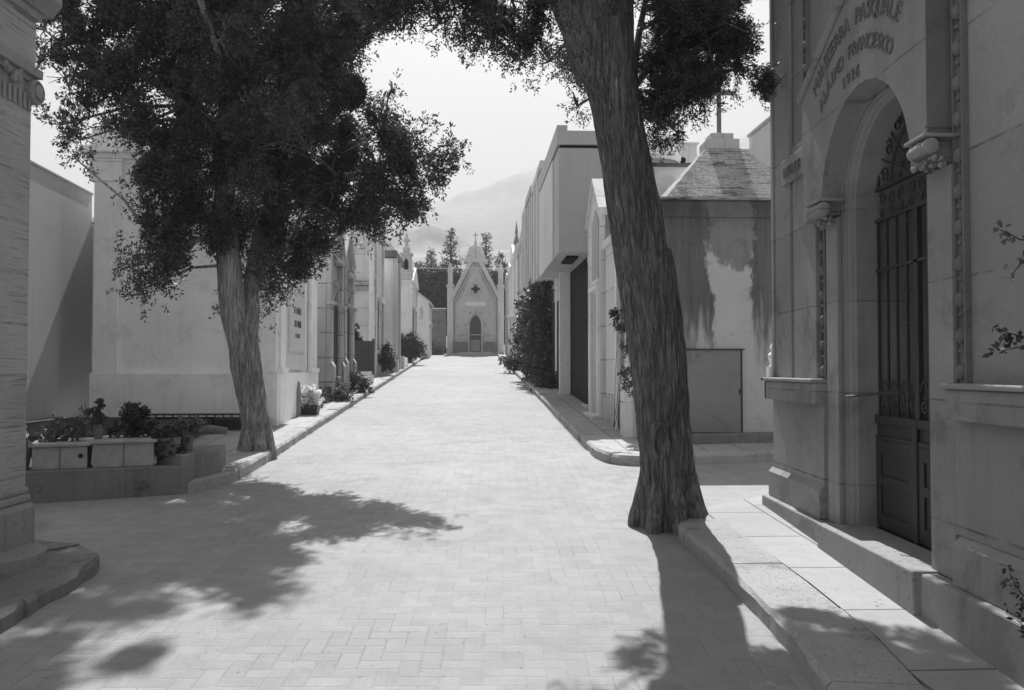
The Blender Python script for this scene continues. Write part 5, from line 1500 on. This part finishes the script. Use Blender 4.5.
# ---- planter at left
def planter():
    A = W(-3.17, 8.45); Bp = W(-7.0, 6.95)
    T = Thing('raised_bed', 'low mossy concrete retaining wall of the grave beds at left', 'planter', (A[0]-1.5, A[1]-.3, .35))
    d = Vector((Bp[0]-A[0], Bp[1]-A[1])).normalized(); nrm = Vector((-d.y, d.x))
    if nrm.y < 0: nrm = -nrm
    def P(s, t): return (A[0]+d.x*s+nrm.x*t, A[1]+d.y*s+nrm.y*t)
    ztop = .675
    q = [P(0, 0), P(4, 0), P(4, .28), P(0, .28)]
    T.part('front_wall', MB().prism(q, 'z', .1, ztop), M['concrete'], bevel=.012)
    C = W(-2.97, 9.0)
    s = MB().prism([A, (C[0], C[1]), (C[0]-.12, C[1]+.62), (C[0]-.50, C[1]+.62), (A[0]-.30, A[1]+.2)][::1], 'z', .2, .775)
    T.part('corner_block', s, M['concrete'], bevel=.012)
    T.part('soil', MB().prism([P(.32, .281), P(4, .281), (-6.95, 9.6), (-3.5, 9.9)], 'z', .2, .66).prism([(-3.6, 9.91), (-6.95, 9.61), (-7.1, 13.4), (-3.75, 13.45)], 'z', .3, .88), M['soil'])
    return P, ztop
PP, ZT = planter()
def tilted_box(name, label, s0, s1, t0, t1, z0, z1, trim=True):
    q = [PP(s0, t0), PP(s1, t0), PP(s1, t1), PP(s0, t1)]
    c = ((q[0][0]+q[2][0])/2, (q[0][1]+q[2][1])/2, z0)
    T = Thing(name, label, 'grave box', c, group='marble grave boxes on the raised bed')
    T.part('box', MB().prism(q, 'z', z0, z1-.03), M['marble'], bevel=.006)
    q2 = [PP(s0-.03, t0-.03), PP(s1+.03, t0-.03), PP(s1+.03, t1+.03), PP(s0-.03, t1+.03)]
    T.part('lid', MB().prism(q2, 'z', z1-.029, z1), M['marble'], bevel=.006)
    sm = (s0+s1)/2
    T.part('joint', MB().prism([PP(sm-.006, t0-.004), PP(sm+.006, t0-.004), PP(sm+.006, t0-.001), PP(sm-.006, t0-.001)], 'z', z0, z1-.03), M['mausd'])
    return T
tilted_box('grave_box', 'right hand marble grave box on the raised bed, under the round dark shrub', .24, .77, .06, .70, ZT+.002, ZT+.255)
g2 = tilted_box('grave_box', 'left hand marble grave box on the raised bed, with a round vent hole', .815, 1.27, .06, .70, ZT+.002, ZT+.24)
hx = PP(.87, .054)
g2.part('vent_hole', MB().lathe([(.001, -.003), (.022, -.003), (.022, .003)], (hx[0], hx[1], ZT+.12), 12, 'y'), M['dark'])
def at_planter(s, t, z): a = PP(s, t); return (a[0], a[1], z)
def pl(name, label, s, t, z, blobs, m, pot=None, **k):
    b = at_planter(s, t, z); a = PP(s, t)
    bb = []
    for ds, dz, r in blobs:
        q = PP(s+ds, t); bb.append((q[0], q[1], z+dz, r))
    return shrub(name, label, b, bb, m, pot=pot, **k)
zt = ZT+.255
pl('leafy_shrub', 'rounded dark leafy shrub growing behind the right grave box', .43, .45, zt, [(0, .12, .13), (-.10, .16, .10), (.11, .09, .10), (-.03, .27, .10), (.03, .20, .11), (.20, .05, .06), (-.13, .06, .07)], M['leafb'], dens=4500, ll=.032, lw=.013, slen=.045, sub=.025)
pl('stalky_plant', 'thin stalky plant in a small pot at the joint between the grave boxes', .74, .3, zt+.08, [(0, .07, .022), (.02, .17, .02), (-.02, .11, .02), (0, .25, .022), (.015, .03, .02)], M['leafm'], dens=30000, ll=.028, lw=.011, slen=.02, sub=.012, pot=(.045, .08, M['terra']), cat='potted plant')
pl('spiky_plant', 'spreading spiky plant on the left grave box', 1.10, .35, ZT+.24, [(0, .06, .07), (.10, .04, .05), (-.10, .04, .05), (0, .15, .035), (-.18, .10, .03), (-.24, .17, .035)], M['leafm'], dens=5500, ll=.06, lw=.008, slen=.09, sub=.03)
pl('white_flowering_plant', 'small plant with white blossoms at the far left of the bed', 1.38, .15, ZT+.18, [(0, .06, .055), (.06, .08, .04)], M['leafl'], dens=9000, ll=.04, lw=.016, slen=.05, sub=.025, pot=(.10, .18, M['terra']), cat='potted plant')
q = PP(1.42, .1)
P_, D_ = blob_points([(q[0], q[1], ZT+.28, .035), (q[0]+.07, q[1], ZT+.33, .03)], 16000, .012, 1.5, 60)
fT = Thing('white_blossoms', 'two small heads of white blossom beside the left edge column', 'flowers', (q[0], q[1], ZT+.2))
put_leaves(fT, 'petals', leaves(P_, D_, 6, .02, .022, .010, .9, .1), M['flower'])
pl('potted_plant', 'bushy dark pot plant hanging over the right end of the grave boxes', .12, .22, ZT+.20, [(0, .03, .09), (.05, -.03, .08), (-.06, -.06, .08), (.02, .1, .06), (-.03, -.10, .07)], M['leafb'], dens=6500, ll=.04, lw=.018, slen=.05, sub=.03, pot=(.11, .2, M['terra']), cat='potted plant')
pl('potted_plant', 'leafy plant in a round clay pot on the block by the left tree', -.06, .42, .775+.15, [(0, .05, .07), (.06, .08, .05), (-.09, .08, .05), (.0, .12, .05)], M['leafl'], dens=6500, ll=.045, lw=.014, slen=.05, sub=.03, pot=(.07, .15, M['terra']), cat='potted plant')
# rounded stone roll and dark edging behind the bed
q0, q1 = W(-3.95, 10.9), W(-3.55, 11.0)
single('stone_roll', MB().tube([(q0[0], q0[1], .82), ((q0[0]+q1[0])/2, (q0[1]+q1[1])/2, .85), (q1[0], q1[1], .83)], [.04, .06, .04], 12), M['concrete'], 'rounded log-like stone lying behind the clay pot near the left trunk', 'stone', (q0[0], q0[1], .75), smooth=True)
sb = Thing('dark_railing', 'low dark iron railing at the foot of the large white block', 'railing', (-3.9, 13.0, .6))
rl = MB()
for i in range(16): rl.box(-4.9+i*.12, -4.88+i*.12, 12.9, 12.92, .5, .95)
rl.box(-4.92, -3.05, 12.885, 12.899, .93, .96); sb.part('bars', rl, M['iron']); sb.part('bed_edge', MB().box(-4.95, -3.05, 12.93, 13.5, .4, .88), M['soil'])

# ---- sprigs at the right frame edge
def sprig(label, X, Y, z, pts, m, ll=.035):
    T = Thing('leafy_sprig', label, 'plant', (X, Y, z), street=False, group='sprigs on the big tomb wall')
    st = MB(); P = []; D = []
    for path in pts:
        st.tube(path, [.0035]*(len(path)-1)+[.002], 5)
        for i in range(len(path)-1):
            a, b = Vector(path[i]), Vector(path[i+1])
            for k in range(5):
                p = a.lerp(b, (k+random.random())/3); P.append(p); D.append(Vector((random.uniform(-1, .2), random.uniform(-1, 1), random.uniform(-.6, .8))).normalized())
    T.part('stem', st, M['stem'])
    V = leaves(np.array(P), np.array(D), 3, .02, ll, ll*.33, .8, .1); put_leaves(T, 'leaves', V, m)
a = px3(1022, 690, 3.75)
sprig('twiggy sprig with round leaves at the bottom right corner', 2.09, 3.45, .54, [[(2.10, 3.42, .54), (2.09, 3.50, .62), (2.06, 3.60, .70), (2.05, 3.65, .76)], [(2.10, 3.42, .54), (2.08, 3.52, .54), (2.05, 3.60, .58)], [(2.10, 3.42, .56), (2.07, 3.54, .60), (2.06, 3.58, .67)]], M['leafb'], .026)
sprig('pale sprig sticking out high on the big tomb wall', 2.22, 3.68, 2.1, [[(2.22, 3.55, 2.12), (2.12, 3.66, 2.14), (2.07, 3.68, 2.18)], [(2.22, 3.56, 2.1), (2.12, 3.64, 2.05), (2.09, 3.66, 2.0)]], M['leafl'], .03)
sprig('dark leafy sprig midway up the big tomb wall at right edge', 2.22, 3.68, 1.7, [[(2.22, 3.58, 1.70), (2.12, 3.68, 1.74), (2.06, 3.70, 1.76)], [(2.22, 3.58, 1.7), (2.1, 3.66, 1.69), (2.06, 3.68, 1.68)]], M['leafb'], .034)
print('objects', len(bpy.data.objects))
